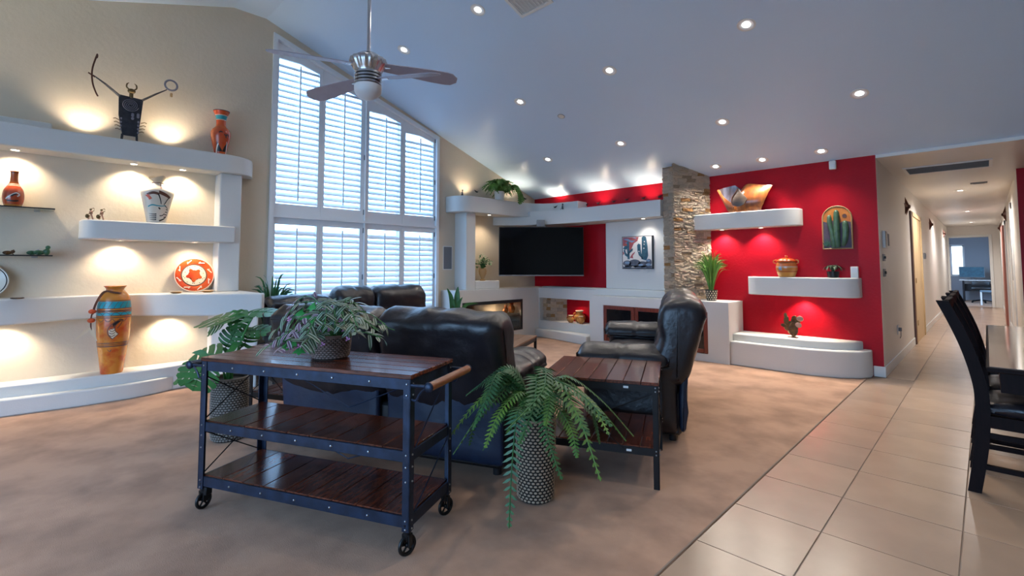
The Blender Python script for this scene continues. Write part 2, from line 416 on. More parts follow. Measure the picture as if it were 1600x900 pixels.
for (ya, yb_) in ((YB, 1.55), (1.55, 1.9), (1.9, YW)):
    yz_prism(b, [(ya,zc(ya)),(yb_,zc(yb_)),(yb_,zc(yb_)+.12),(ya,zc(ya)+.12)], XW-.18, XR)
struct(b.build('ceiling', 'ceiling', smooth=False))
HZ = 2.436
b = MB(); b.box(-.84, XR, YW+.006, 8.8, HZ, HZ+.12); b.box(-.99, .46, 8.8, 20.4, HZ, HZ+.12)
struct(b.build('ceiling', 'hallpaint', smooth=False))
b = MB(); b.box(-.84, XR, YW-.006, YW+.012, HZ, ZB-.002); struct(b.build('trim_2', 'trim', smooth=False))
# hall
b = MB(); b.box(-.8412, -.84, YW, YW+.16, 0, HZ+.02); b.box(-.99, -.84, YW+.16, 20.2, 0, HZ); struct(b.build('wall_hall_left', 'hallpaint', smooth=False))
b = MB(); b.box(.31, .46, 8.65, 20.2, 0, HZ); struct(b.build('wall_hall_right', 'hallpaint', smooth=False))
b = MB(); b.box(.312, XR, 8.63, 8.78, 0, HZ); struct(b.build('wall_dining', 'red', smooth=False))
b = MB(); b.box(XR, XR+.15, YB, 8.8, 0, 4.3); struct(b.build('wall_right', 'beige', smooth=False))
b = MB(); b.box(-.99, -.80, 20.2, 20.32, 0, HZ); b.box(.08, .46, 20.2, 20.32, 0, HZ); b.box(-.80, .08, 20.2, 20.32, 2.1, HZ)
struct(b.build('wall_hall_end', 'hallpaint', smooth=False))
b = MB()
for x0, x1, z0, z1 in ((-.87,-.80,0,2.17), (.08,.15,0,2.17), (-.80,.08,2.1,2.17)): b.box(x0, x1, 20.17, 20.2, z0, z1, .005)
struct(b.build('trim_3', 'trim'))
# garden side: a wall with a wide glazed opening
b = MB(); b.box(XW-.18, -4.1, YB-.15, YB, 0, 2.45); b.box(1.1, XR, YB-.15, YB, 0, 2.45); b.box(XW-.18, XR, YB-.15, YB, 2.36, zc(YB)+.1)
struct(b.build('wall_garden', 'beige', smooth=False))
# office beyond the hall
b = MB(); b.box(-2.0, 1.2, 24.0, 24.1, 0, HZ); b.box(-2.1, -2.0, 20.3, 24.1, 0, HZ); b.box(1.2, 1.3, 20.3, 24.1, 0, HZ); b.box(-2.1, 1.3, 20.3, 24.1, HZ, HZ+.1)
struct(b.build('wall_office', 'grey', smooth=False))
b = MB(); b.box(-2.1, 1.3, 20.2, 24.1, -.1, -.002); struct(b.build('floor', 'carpet'))
# baseboards
b = MB(); b.box(-.84, -.826, YW-.015, 9.75, 0, .115, .004); b.box(-.84, -.826, 11.5, 20.2, 0, .115, .004); struct(b.build('baseboard_hall', 'trim'))
b = MB(); b.box(-.935, -.826, YW-.016, YW, 0, .115, .004); struct(b.build('baseboard_back', 'trim'))
b = MB(); b.box(.296, .31, 8.65, 20.2, 0, .115, .004); struct(b.build('baseboard_hall_right', 'trim'))
# hall doors
d = sroot('door_1')
b = MB(); b.box(-.842, -.825, 9.98, 11.3, 0, 2.03); b.build('door_leaf', 'tan', d)
b = MB(); b.box(-.84, -.815, 9.82, 9.9, 0, 2.10, .004); b.build('dark_edge', 'brownpaint', d)
b = MB(); b.box(-.84, -.81, 9.9, 9.98, 0, 2.1, .004); b.box(-.84, -.81, 11.3, 11.4, 0, 2.1, .004); b.box(-.84, -.81, 9.9, 11.4, 2.03, 2.1, .004); b.build('casing', 'tan', d)
b = MB(); b.box(-.81, -.80, 10.0, 10.1, .95, 1.03, .003); b.box(-.81, -.80, 10.0, 10.1, .28, .36, .003); stuff(b.build('hinges', 'goldframe', d))
d = sroot('door_2')
b = MB(); b.box(.29, .312, 10.6, 10.7, 0, 2.2, .004); b.box(.29, .312, 12.0, 12.1, 0, 2.2, .004); b.box(.29, .312, 10.6, 12.1, 2.1, 2.2, .004); b.build('casing', 'trim', d)
b = MB(); b.box(.30, .315, 10.7, 12.0, 0, 2.1); b.build('door_leaf', 'trim', d)
b = MB(); b.box(.285, .295, 10.72, 10.78, 1.0, 2.2, .003); b.build('edge_strip', 'greyplastic', d)
d = sroot('door_3')
b = MB(); b.box(.25, .308, 14.0, 14.8, .02, 2.06, .01); b.build('door_leaf', 'brick_red_door', d)
b = MB(); b.box(.285, .312, 13.9, 14.0, 0, 2.15, .004); b.box(.285, .312, 14.8, 14.9, 0, 2.15, .004); b.box(.285, .312, 13.9, 14.9, 2.07, 2.15); b.build('casing', 'trim', d)

# ------------------------------------------------------------------ plantation shutter window
win = sroot('window_1')
b = MB()
for (ya, yb_) in ((1.985, 2.035), (4.40, 4.447)):
    yz_prism(b, [(ya,.40),(yb_,.40),(yb_,wtop(yb_)),(ya,wtop(ya))], XW-.16, XW+.028)
yz_prism(b, [(2.035,wtop(2.035)-.055),(4.40,wtop(4.40)-.055),(4.40,wtop(4.40)),(2.035,wtop(2.035))], XW-.16, XW+.028)
b.box(XW-.16, XW+.05, 1.96, 4.47, .36, .42, .006)
b.box(XW-.10, XW+.015, 2.035, 4.40, 1.805, 1.832); b.box(XW-.10, XW+.012, 3.214, 3.226, .42, wtop(3.22)-.05)
b.build('window_frame', 'shutter', win, smooth=False)
b = MB(); yz_prism(b, [(2.02,.42),(4.41,.42),(4.41,wtop(4.41)-.05),(2.02,wtop(2.02)-.05)], XW-.155, XW-.15); b.build('glass_pane', 'glass', win, smooth=False)
b = MB()
for yy in (2.62, 3.22, 3.82): b.box(XW-.17, XW-.14, yy-.02, yy+.02, .42, wtop(yy)-.05)
b.box(XW-.17, XW-.14, 2.02, 4.41, 1.79, 1.84); b.build('mullion', 'shutter', win, smooth=False)
LW = .5
lb = MB(); lb.mx = M.Rotation(rad(46), 4, 'Y')  # tilt: room edge low
prof = [(.044*math.cos(2*PI*k/10), .0055*math.sin(2*PI*k/10)) for k in range(10)]
xz_prism(lb, prof, -LW/2+.003, LW/2-.003)
louver_me = lb.mesh('louver', 'shutter')
hb = MB()
panels = [(2.038,2.611,2.07,2.57,3.755), (2.614,3.213,2.655,3.156,3.585), (3.227,3.819,3.28,3.78,3.375), (3.822,4.398,3.865,4.365,3.19)]
for (p0, p1, o0, o1, zt) in panels:
    inner = lambda y: wtop(y)-.058
    ym = (o0+o1)/2
    for (zb, oz0, oz1, up) in ((.425, .53, 1.726, False), (1.835, 1.975, zt, True)):
        b = MB(); x0, x1 = XW-.055, XW-.022
        top0, top1 = (inner(p0), inner(p1)) if up else (1.803, 1.803)
        io0, io1 = (inner(o0), inner(o1)) if up else (1.803, 1.803)
        yz_prism(b, [(p0,zb),(o0,zb),(o0,io0),(p0,top0)], x0, x1)
        yz_prism(b, [(o1,zb),(p1,zb),(p1,top1),(o1,io1)], x0, x1)
        yz_prism(b, [(o0,zb),(o1,zb),(o1,oz0),(o0,oz0)], x0, x1)
        if up: yz_prism(b, [(o0,zt),(ym,zt),(o1,zt-.055),(o1,io1),(o0,io0)], x0, x1)
        else: yz_prism(b, [(o0,oz1),(o1,oz1),(o1,1.803),(o0,1.803)], x0, x1)
        pn = b.build('shutter_panel', 'shutter', win, smooth=False)
        n = int((oz1-oz0-.01)/.0755)
        for k in range(n):
            z = oz0+.040+k*.0755
            if z > oz1-.03: break
            put('louver', louver_me, pn, (XW-.045, ym, z))
        b = MB(); b.box(XW-.012, XW+.004, ym-.0085, ym+.0085, oz0+.05, oz1-.04, .002); b.build('tilt_rod', 'shutter', pn)
        for hz in ((zb+.12, (zb+oz1)/2, oz1-.02)):
            hy = p0+.004 if p0 in (2.038, 3.227) else p1-.004
            hb.box(XW-.024, XW-.014, hy-.007, hy+.007, hz-.035, hz+.035)
stuff(hb.build('hinges', 'greyplastic', win))

# ------------------------------------------------------------------ recessed lights
CANW, REDW, HALLW, PUCK = 26, 44, 90, 2.1
def can_light(x, y, label, energy, slope=True, z=None, size=.075, color=SOFT, ang=120, group='recessed ceiling lights'):
    tilt = math.atan(SL) if slope else 0
    z = zc(y) if z is None else z
    t = thing('recessed_light', label, 'ceiling light', (x, y, z), group=group, rot=(-tilt, 0, 0))
    b = MB(); b.lathe([(size,.001),(size,-.006),(size*.8,-.008),(size*.66,-.002),(size*.44,-.001)], 24, False); b.build('trim_ring', 'whiteplastic', t)
    b = MB(); b.lathe([(.001,-.005),(size*.38,-.005),(size*.44,-.002)], 20, False); b.build('lamp', 'bulb', t)
    spot('lamp_light', (0, 0, -.03), (0, math.sin(-tilt)*0-.0, -1), energy, ang, color, .9, .05, t)
    return t
CANS = [(-3.49,3.05,'recessed light in the sloped ceiling just left of the air vent'), (-4.785,3.03,'recessed light in the sloped ceiling just right of the fan rod'),
 (-2.79,4.31,'recessed light high in the middle of the sloped ceiling, right of the sprinkler disc'), (-4.134,4.33,'recessed light in the sloped ceiling between fan blade tip and sprinkler disc'),
 (-4.74,5.58,'recessed light low in the sloped ceiling above the television soffit, left of its neighbour'), (-3.436,5.56,'recessed light in the sloped ceiling left of the stone pillar top'),
 (-2.09,5.55,'recessed light in the ceiling out in front of the red wall row'), (-2.53,6.447,'recessed light above the copper coloured bowl, nearest the stone pillar'),
 (-1.95,6.447,'recessed light close to the red wall, middle one of the row of three'), (-1.314,6.447,'recessed light close to the red wall beside the motion sensor')]
for i, (x, y, l) in enumerate(CANS):
    can_light(x, y, l, REDW if y > 6 else CANW, size=.075 if y < 6 else .07)
for x, y, l in ((-1.5,3.05,'over the fern and end table'), (-2.2,1.7,'over the right end of the cart'), (-1.4,4.31,'over the carpet beside the right loveseat'), (-.8,5.55,'over the tile walkway'), (.6,1.7,'over the near end of the dining table'),
   (-2.2,-.9,'behind the viewpoint over the carpet'), (.6,-.9,'behind the viewpoint over the tiles'), (-4.6,-.9,'behind the viewpoint near the left shelves'), (.9,3.05,'over the middle of the dining table'), (.7,5.55,'over the far end of the dining table')):
    can_light(x, y, 'recessed ceiling light added outside the picture, '+l, CANW)  # unseen lights carrying the ceiling grid on, added as fill
for y, l in ((10.5,'added flush light in the near hall ceiling'), (14.6,'flush light halfway down the hall ceiling'), (18.3,'added flush light near the far end of the hall')):
    can_light(-.25, y, l, HALLW, False, HZ, color=(1,.96,.93), ang=165)  # near and far hall lights are added to brighten the hall

def puck(x, y, z, label, energy, up=False, d=None, color=WARM, ang=125):
    t = thing('puck_light', label, 'lamp', (x, y, z), group='small display lights')
    s = 1 if up else -1
    b = MB(); b.lathe([(.036,0),(.036,s*.004),(.028,s*.006),(.026,s*.003)][::s], 18, False); b.build('trim_ring', 'whiteplastic', t)
    b = MB(); b.lathe([(.001,s*.004),(.026,s*.004)], 16, False); b.build('lamp', 'uplight', t)
    spot('lamp_light', (0, 0, s*.02), d or (0,0,s), energy*PUCK*(.55 if up else 1), ang, color, .8, .02, t)
    return t
# ------------------------------------------------------------------ plaster display ledges, left wall
def ledge(name, poly, z0, z1, label, cat='shelf', group=None, bev=.012, parent=None, m='plaster'):
    b = MB(); b.prism(poly, z0, z1)
    o = b.build(name, m, parent)
    if bev:
        md = o.modifiers.new('soft_edge', 'BEVEL'); md.width = bev; md.segments = 2; md.limit_method = 'ANGLE'; md.angle_limit = rad(50)
    if label: tag(o, label, cat, group)
    return o
GL = 'white plaster display ledges on the left wall'
Y0 = -1.6
ledge('plaster_shelf', [(XW,Y0),(-5.70,Y0),(-5.71,1.2)]+arc(-5.98,1.44,.27,0,75,8,.34)+[(XW,1.80)], 2.217, 2.412, 'long white plaster top shelf with a rounded end, under the horned figure', group=GL)
ledge('plaster_tier', [(XW,Y0),(-5.87,Y0),(-5.87,.115),(XW,.115)], 2.412, 2.492, 'low white plaster step on the top shelf at far left', group=GL)
ledge('plaster_column', [(XW,1.425),(-5.785,1.425),(-5.785,1.635),(XW,1.635)], .95, 2.217, 'square white plaster column at the end of the left display wall', 'column')
ledge('plaster_shelf', [(XW,.33),(-5.85,.335)]+arc(-5.86,.45,.115,-80,0,6)+[(-5.735,1.57),(XW,1.57)], 1.468, 1.645, 'short white plaster shelf under the ivory vase', group=GL)
ledge('plaster_counter', [(XW,Y0),(-5.70,Y0)]+[(p.x,p.y) for p in smooth_path([(-5.70,-.6,0),(-5.75,-.1,0),(-5.86,.22,0),(-5.935,.46,0),(-5.93,.70,0),(-5.78,.93,0),(-5.42,1.26,0),(-5.14,1.66,0)],5)]+[(-5.16,1.695),(XW,1.70)], .735, .95, 'long white plaster counter carrying the orange plate', 'counter', GL)
ledge('plaster_pier', [(XW,1.40),(-5.83,1.40),(-5.80,1.45),(-5.60,1.58),(-5.30,1.66),(-5.30,1.69),(XW,1.69)], 0, .735, 'white plaster pier under the right end of the long counter', 'column')
ledge('plaster_step', [(XW,Y0),(-5.82,Y0),(-5.79,-.1),(-5.72,.45),(-5.71,.75),(-5.78,1.1),(-5.82,1.40),(XW,1.40)], .0, .237, 'upper white plaster step under the tall orange floor vase', 'step', GL)
ledge('plaster_step', [(-5.82,Y0),(-5.745,Y0),(-5.71,-.1),(-5.65,.4),(-5.65,.72),(-5.71,.94),(-5.775,1.075),(-5.708,.75),(-5.718,.45),(-5.788,-.1)], 0, .139, 'lower white plaster step standing on the carpet at left', 'step', GL)
PL = [(-5.88,-.104,2.217,'first small warm downlight under the top shelf, at far left'), (-5.87,.70,2.217,'small warm downlight under the top shelf left of the ivory vase'), (-5.87,1.10,2.217,'small warm downlight under the top shelf right of the ivory vase')]
for x, y, z, l in PL: puck(x, y, z, l, 7, d=(-.25,0,-1))
puck(-5.86, .62, 1.468, 'small warm downlight under the short shelf, left one', 6, d=(-.3,0,-1)); puck(-5.80, 1.21, 1.468, 'small warm downlight under the short shelf above the orange plate', 4, d=(-.3,0,-1))
puck(-5.86, -.12, .735, 'small warm downlight under the long counter at far left', 6, d=(-.3,0,-1)); puck(-5.86, 1.05, .735, 'small warm downlight under the long counter right of the floor vase', 6, d=(-.3,0,-1))
puck(-5.86, .34, 2.412, 'small uplight on the top shelf left of the horned figure', 9, True, (-.12,0,1)); puck(-5.86, .98, 2.412, 'small uplight on the top shelf between figure and red vase', 9, True, (-.12,0,1))
puck(-5.86, -.7, 2.492, 'small uplight on the low top step, out of view', 9, True, (-.12,0,1))

# ------------------------------------------------------------------ television corner
GT = 'white plaster built-ins of the television corner'
FX = -5.64; FY = 6.38
t = thing('fireplace_bench', 'white plaster bench with a long dark glass fronted niche below the television', 'fireplace', (XW, 4.515, 0))
b = MB(); D0 = FX-XW
b.box(0, D0, 0, 2.165, 0, .17); b.box(0, D0, 0, 2.165, .652, .852); b.box(0, D0, 0, .145, .17, .652); b.box(0, D0, 1.43, 2.165, .17, .652); b.box(0, .02, .145, 1.43, .17, .652)
b.build('body', 'plaster', t, smooth=False)
b = MB(); b.box(D0-.012, D0+.008, .13, 1.445, .615, .665); b.box(D0-.012, D0+.008, .13, 1.445, .155, .19); b.box(D0-.012, D0+.008, .13, .155, .19, .615); b.box(D0-.012, D0+.008, 1.42, 1.445, .19, .615); b.build('frame', 'plastic', t)
b = MB(); b.box(D0-.010, D0-.006, .155, 1.42, .19, .615); b.build('glass_front', 'darkglass', t)
b = MB(); b.box(.02, D0-.05, .15, 1.425, .395, .43); b.build('inner_shelf', 'plaster', t)
b = MB(); b.box(.02, D0-.05, .15, 1.425, .17, .30); b.build('ember_bed', 'plastic', t)
spot('niche_light', (.2, 1.0, .62), (0,.2,-1), 9.0, 150, WARM, .8, .03, t)
b = MB(); b.box(.021, .026, .15, 1.425, .30, .652); b.build('back_panel', 'beige', t)
# copper pots standing in the niche
for i, (yy, xx, r, h) in enumerate(((5.72,-5.80,.045,.13), (5.84,-5.78,.06,.17), (5.63,-5.74,.04,.09))):
    b = MB(); b.lathe([(r*.6,0),(r,h*.3),(r*.95,h*.55),(r*.5,h*.8),(r*.7,h)], 16)
    o = b.build('copper_jar', 'copper'); o.location = (xx, yy, .43)
    tag(o, ['copper jar of middle size behind the dark glass of the bench', 'largest copper jar behind the dark glass, at the niche right end', 'smallest copper jar in front, behind the dark glass'][i], 'jar', 'copper jars in the bench niche')

t = thing('niche_bench', 'white plaster centre bench with a red lined open niche holding clay jars', 'bench', (FX, FY, 0))
b = MB(); L = 1.23; Dp = YW-FY-.005
b.box(0, L, 0, Dp, 0, .275); b.box(0, L, 0, Dp, .668, .845); b.box(0, .02, 0, Dp, .275, .668); b.box(1.09, L, 0, Dp, .275, .668)
b.build('body', 'plaster', t, smooth=False)
b = MB(); b.box(.02, 1.09, Dp-.02, Dp-.002, .275, .668); b.build('red_back', 'red', t, smooth=False)
spot('niche_light', (.72, .12, .655), (.05,0,-1), 3.2, 120, WARM, .8, .02, t)
ledge('plaster_ledge', [(FX,FY),(FX,6.28),(-5.3,6.26),(-5.0,6.22),(-4.7,6.16),(-4.42,6.10),(-4.42,FY)], 0, .14, 'low curved white plaster ledge along the floor below the clay jars', 'step', GT)
cx0, cx1, CY = -4.41, -2.31, 6.18
t = thing('media_cabinet', 'white plaster cabinet with dark glass cherry doors left of the red wall', 'cabinet', (cx0, CY, 0))
b = MB(); W = cx1-cx0; Dp = YW-CY-.005
b.box(0, W, .02, Dp, 0, .765); b.box(0, .25, 0, .02, 0, .765); b.box(W-.27, W, 0, .02, 0, .765); b.box(.25, W-.27, 0, .02, 0, .095); b.box(.25, W-.27, 0, .02, .635, .765)
b.build('body', 'plaster', t, smooth=False)
dw = (W-.52)/3
for k in range(3):
    x0 = .255+k*(dw+.003); x1 = x0+dw-.004
    b = MB(); z0, z1 = .10, .63
    for q in ((x0,x0+.055,z0,z1), (x1-.055,x1,z0,z1), (x0+.055,x1-.055,z0,z0+.055), (x0+.055,x1-.055,z1-.055,z1)): b.box(q[0], q[1], -.004, .018, q[2], q[3], .005)
    dr = b.build('door', 'cherry', t)
    b = MB(); b.box(x0+.05, x1-.05, .004, .010, z0+.05, z1-.05); b.build('glass_panel', 'blackglass', dr)
    b = MB(); b.ball((x1-.028 if k < 2 else x0+.028, -.014, .36), .011); b.build('knob', 'bolt', dr)
ledge('plaster_tier', [(-4.42,FY),(-4.42,YW),(-3.2,YW),(-3.2,FY)], .765, .868, 'white plaster step on the cabinet top below the cactus painting', 'step', GT)
ledge('plaster_tier', [(FX+.02,FY+.06),(FX+.02,YW),(-4.42,YW),(-4.42,FY+.06)], .845, .868, 'thin white plaster slab on the centre bench under the television', 'step', GT)
ledge('plaster_step', [(XW,4.975),(-5.72,4.975),(-5.72,5.50),(XW,5.50)], .852, .985, 'small white plaster block under the flower urn', 'step', GT)
ledge('plaster_column', [(XW,4.775),(-5.715,4.775),(-5.715,4.97),(XW,4.97)], .852, 2.06, 'square white plaster column left of the television', 'column')
ledge('plaster_soffit', [(XW,4.59)]+arc(-5.90,4.86,.27,-75,0,7)+[(-5.63,5.75),(-5.62,5.95),(-5.57,6.12),(-5.45,6.28),(-5.25,6.38),(-4.95,6.42),(-4.80,6.42),(-4.80,YW),(XW,YW)], 2.06, 2.31, 'curved white plaster soffit with the trailing fern, left of the television', 'shelf', GT)
sof = ledge('plaster_soffit', [(-5.99,5.60),(-5.80,5.80),(-5.5,6.0),(-5.1,6.13),(-4.6,6.18),(-3.2,6.18),(-3.2,YW-.001),(-5.99,YW-.001)], 1.92, 2.058, 'lower white plaster soffit running from the television to the stone pillar', 'shelf', GT, bev=0)
ledge('upper_course', [(-5.57,6.03),(-5.5,6.0),(-5.1,6.13),(-4.6,6.18),(-3.2,6.18),(-3.2,YW-.001),(-4.795,YW-.001),(-4.795,6.415),(-4.95,6.415),(-5.25,6.375),(-5.45,6.275),(-5.565,6.12)], 2.058, 2.15, None, parent=sof, bev=0)
ledge('plaster_slab', [(-4.31,6.49),(-3.19,6.49),(-3.19,YW),(-4.31,YW)], .868, 1.92, 'white plaster panel behind the cactus painting', 'wall slab', GT)
puck(-5.76, 5.30, 2.06, 'small warm downlight under the curved soffit above the flower urn', 4.5)
puck(-3.55, 6.33, 1.92, 'small downlight under the soffit above the cactus painting', 3.2, color=(1,.92,.82))
for x, y, l in ((-5.86,4.95,'small uplight on the curved soffit near its rounded end'), (-5.8,5.95,'small uplight on the curved soffit behind the trailing fern'), (-5.35,6.55,'small uplight on the curved soffit in the corner')):
    puck(x, y, 2.31, l, 5, True, (-.05,.05,1))
for x, l in ((-4.45,'small uplight on the lower soffit beside the curved one'), (-3.6,'small uplight on the lower soffit nearest the stone pillar')):
    puck(x, 6.5, 2.15, l, 6, True, (0,.12,1))

# ------------------------------------------------------------------ stone pillar and niche stones
PA, PB, PC = V((-3.185,6.246)), V((-3.023,6.214)), V((-2.712,YW-.002))
t = thing('stone_pillar', 'floor to ceiling pillar clad in tan and white split stones', 'pillar', (0,0,0))
b = MB(); q = .018
b.prism([(PA.x+q*.3,PA.y+q),(PB.x-q*.6,PB.y+q*1.4),(PC.x-q,PC.y),(PA.x+q*.3,PC.y)], 0, zc(YW)-.01); b.build('backing', 'mortar', t)
stone_mes = []
for k in range(8):
    bm = bmesh.new(); bmesh.ops.create_cube(bm, size=1); bmesh.ops.subdivide_edges(bm, edges=bm.edges[:], cuts=2, use_grid_fill=True)
    for v in bm.verts:
        n = noise.noise(v.co*2.3+V((k*7.1,3,1)))
        if v.co.y < -.3: v.co.y += n*.75
        v.co.x += noise.noise(v.co*3+V((k,9,2)))*.05; v.co.z += noise.noise(v.co*3+V((1,k,5)))*.08
    me = bpy.data.meshes.new('stone'); bm.to_mesh(me); bm.free(); me.materials.append(K['stone']); stone_mes.append(me)
def clad(parent, p0, p1, z0, ztop, hmin, hmax, lmin, lmax, zoff=V((0,0)), limit=400):
    d = (p1-p0); L = d.length; d.normalize(); n2 = V((d.y, -d.x)); ang = math.atan2(d.y, d.x); z = z0; c = 0
    while z < ztop-.012 and c < limit:
        h = min(R.uniform(hmin, hmax), ztop-z); s = -R.uniform(0, .004)
        while s < L-.004:
            l = min(R.uniform(lmin, lmax), L-s)
            if L-s-l < .03: l = L-s
            pr = R.uniform(.0, .011); th = .035
            c2 = p0+d*(s+l/2)+n2*(pr-th/2+.004)
            put('stone', R.choice(stone_mes), parent, (c2.x, c2.y, z+h/2), (0,0,ang), (l-.003, th, h-.0025)); s += l; c += 1
        z += h
    return z
# hidden lower part of the pillar stands behind the cabinet: coarse stones there
clad(t, PB, PC, .77, 2.475, .036, .052, .06, .16)
clad(t, PA, PB, .77, 2.60, .040, .058, .06, .12)
b = MB(); b.mx = M.Identity(4)
# wedge of smaller stones under the slope of the ceiling
d = (PC-PB).normalized(); zz = 2.475
while zz < 2.63:
    L = (2.632-zz)/.157*(PC-PB).length*.98
    s = 0
    while s < L-.03:
        l = min(R.uniform(.07,.16), L-s); n2 = V((d.y,-d.x)); c2 = PB+d*(s+l/2)+n2*(R.uniform(0,.009)-.012)
        put('stone', R.choice(stone_mes), t, (c2.x,c2.y,zz+.022), (0,0,math.atan2(d.y,d.x)), (l-.003,.035,.042)); s += l
    zz += .044
t2 = thing('stone_block', 'short stone clad block inside the red niche, left of the clay jars', 'stone block', (0,0,0))
qA, qB, qC = V((FX+.03, FY+.10)), V((FX+.19, FY+.10)), V((FX+.42, YW-.03))
b = MB(); b.prism([(qA.x,qA.y+.02),(qB.x-.01,qB.y+.02),(qC.x-.02,qC.y),(qA.x,qC.y)], .275, .660); b.build('backing', 'mortar', t2)
clad(t2, qA, qB, .275, .662, .05, .07, .06, .1); clad(t2, qB, qC, .275, .662, .045, .065, .06, .15)

# ------------------------------------------------------------------ red wall shelves and steps
GR = 'white plaster shelves on the red wall'
ledge('plaster_shelf', [(-2.86,YW-.001),(-2.86,6.46),(-1.9,6.455)]+arc(-1.86,6.60,.28,-88,0,7,.145)+[(-1.575,YW-.001)], 1.712, 1.925, 'upper white plaster shelf butting against the stone pillar, under the wooden bowl', group=GR)
ledge('plaster_shelf', [(-2.205,YW-.001),(-2.205,6.60)]+arc(-2.0,6.60,.205,180,268,5,.11)+[(-1.6,6.45)]+arc(-1.25,6.62,.235,-88,0,7,.17)+[(-1.01,YW-.001)], .862, 1.088, 'lower white plaster shelf with two rounded ends, under the lidded pot', group=GR)
ledge('plaster_step', [(cx1,YW-.001),(cx1,6.30),(-1.9,6.30),(-1.5,6.308),(-1.25,6.38),(-1.08,6.503),(-1.02,YW-.001)], 0, .375, 'upper white plaster step against the red wall, under the metal cactus', 'step')
ledge('plaster_step', [(cx1,6.298),(cx1,6.20),(-1.8,6.195),(-1.45,6.20),(-1.2,6.27),(-1.02,6.40),(-.94,6.55),(-.94,YW-.001),(-1.015,YW-.001),(-1.075,6.50),(-1.25,6.375),(-1.5,6.305),(-1.9,6.298)], 0, .29, 'lower curved white plaster step on the carpet at the red wall', 'step')
puck(-2.52, 6.58, 1.712, 'small downlight under the upper red wall shelf, left one', 9, color=SOFT); puck(-2.03, 6.58, 1.712, 'small downlight under the upper red wall shelf, right one', 9, color=SOFT)
puck(-1.58, 6.58, .862, 'small downlight under the lower red wall shelf', 9, color=WARM)

# ------------------------------------------------------------------ leather sofas
def make_sofa(name, label, loc, rz, W, n, hz=1.0, heights=None, seed=0, lean=0.0):
    """local x runs along the sofa, y towards its front; origin at the rear bottom edge, centred."""
    t = thing(name, label, 'sofa', loc, rz, 'black leather recliner sofas')
    aw = .24; sw = (W-2*aw)/n; X0 = -W/2
    b = MB(); b.box(X0+.05, W/2-.05, .02, .62, .045, .36, .02); b.build('base', 'plastic', t)
    b = MB()
    for x in (X0+.1, W/2-.1):
        for y in (.08, .56): b.cyl((x,y,0), (x,y,.05), .025, 10)
    b.build('feet', 'plastic', t)
    along = lambda s,p,q: (s,p,q)
    # backs: each seat has its own tall back, the outer ones run over the arms' rear ends
    for k in range(n):
        x0 = X0+.00 if k == 0 else X0+aw+sw*k+.004
        x1 = W/2 if k == n-1 else X0+aw+sw*(k+1)-.004
        h = (heights[k] if heights else .955)*hz
        b = MB()
        pr = [(-.02,.42),(-.085,.62),(-.135,.80),(-.150,.88),(-.115,h-.035),(-.03,h),(.07,h-.012),(.135,h-.07),(.16,.82),(.155,.72),(.20,.60),(.22,.46),(.16,.38),(.05,.38)]
        fold = lambda u,v: -.006*math.exp(-((u-.5)/.02)**2)
        loft(b, pr, x0, x1, .075, along, 18, 6, .017, seed+k*3, .014, 7, fold)
        bk = b.build('back_cushion', 'leather', t, angle=60)
        b = MB()        # seam welt across the rear and the flat panel under it
        b.tube([(x0+.05+(x1-x0-.10)*i/10, -.150+.003*math.sin(i), .872) for i in range(11)], .005, 5); b.build('welt', 'leather', bk)
        b = MB()
        loft(b, [(-.012,.10),(-.022,.3),(-.028,.48),(-.016,.515),(.02,.50),(.03,.3),(.03,.10)], x0+.03, x1-.03, .02, along, 14, 3, .012, seed+k+9, 0, 9)
        b.build('rear_flap', 'skytint_cloth', t, angle=60)['label'] = 'cloth flap over the rear, sky reflection in its navy colour'
    # arms with padded tops
    for sgn in (-1, 1):
        xa = -W/2 if sgn < 0 else W/2-aw
        up = lambda s,p,q: (p,s,q)
        b = MB()
        loft(b, [(xa+.02,.07),(xa+.005,.25),(xa+.0,.45),(xa+.01,.53),(xa+aw-.01,.53),(xa+aw,.4),(xa+aw-.01,.07)][::1], .04, .70, .06, up, 10, 5, .008, seed+3+sgn, .004, 7)
        am = b.build('arm', 'leather', t, angle=60)
        b = MB()
        seam = lambda u,v: -.014*math.exp(-((u-.50)/.022)**2)
        loft(b, [(xa-.02,.515),(xa-.035,.555),(xa-.015,.60),(xa+.05,.635),(xa+aw*.5,.648),(xa+aw-.04,.632),(xa+aw+.02,.59),(xa+aw+.03,.55),(xa+aw+.01,.515)], .09, .745, .07, up, 18, 6, .010, seed+5+sgn, .006, 8, seam)
        b.build('arm_pad', 'leather', am, angle=60)
    for k in range(n):
        x0 = X0+aw+sw*k+.006; x1 = x0+sw-.012
        b = MB()
        seam = lambda u,v: -.012*math.exp(-((v-.52)/.03)**2)
        loft(b, [(.16,.34),(.16,.46),(.30,.485),(.50,.49),(.62,.485),(.70,.455),(.735,.40),(.73,.33),(.6,.31),(.3,.31)], x0, x1, .05, along, 12, 5, .010, seed+11+k, .008, 8, seam)
        st = b.build('seat_cushion', 'leather', t, angle=60)
        b = MB()
        loft(b, [(.66,.10),(.715,.10),(.735,.22),(.725,.315),(.67,.32)], x0, x1, .03, along, 10, 4, .008, seed+14+k)
        b.build('footrest', 'leather', t, angle=60)
    return t
A1 = rad(25.2); U = V((math.cos(A1), math.sin(A1))); W2 = V((-math.sin(A1), math.cos(A1)))
Q = V((-2.06, 1.93))
ca = Q + U*(-.735)
make_sofa('leather_loveseat', 'black leather loveseat seen from behind, right behind the plank cart', (ca.x, ca.y, 0), A1, 1.66, 2, 1.0, None, 2)
make_sofa('leather_loveseat', 'black leather loveseat at right, seen from its side, beside the square plank end table', (-1.88, 3.97, 0), rad(116), 1.72, 2, 1.035, None, 31)
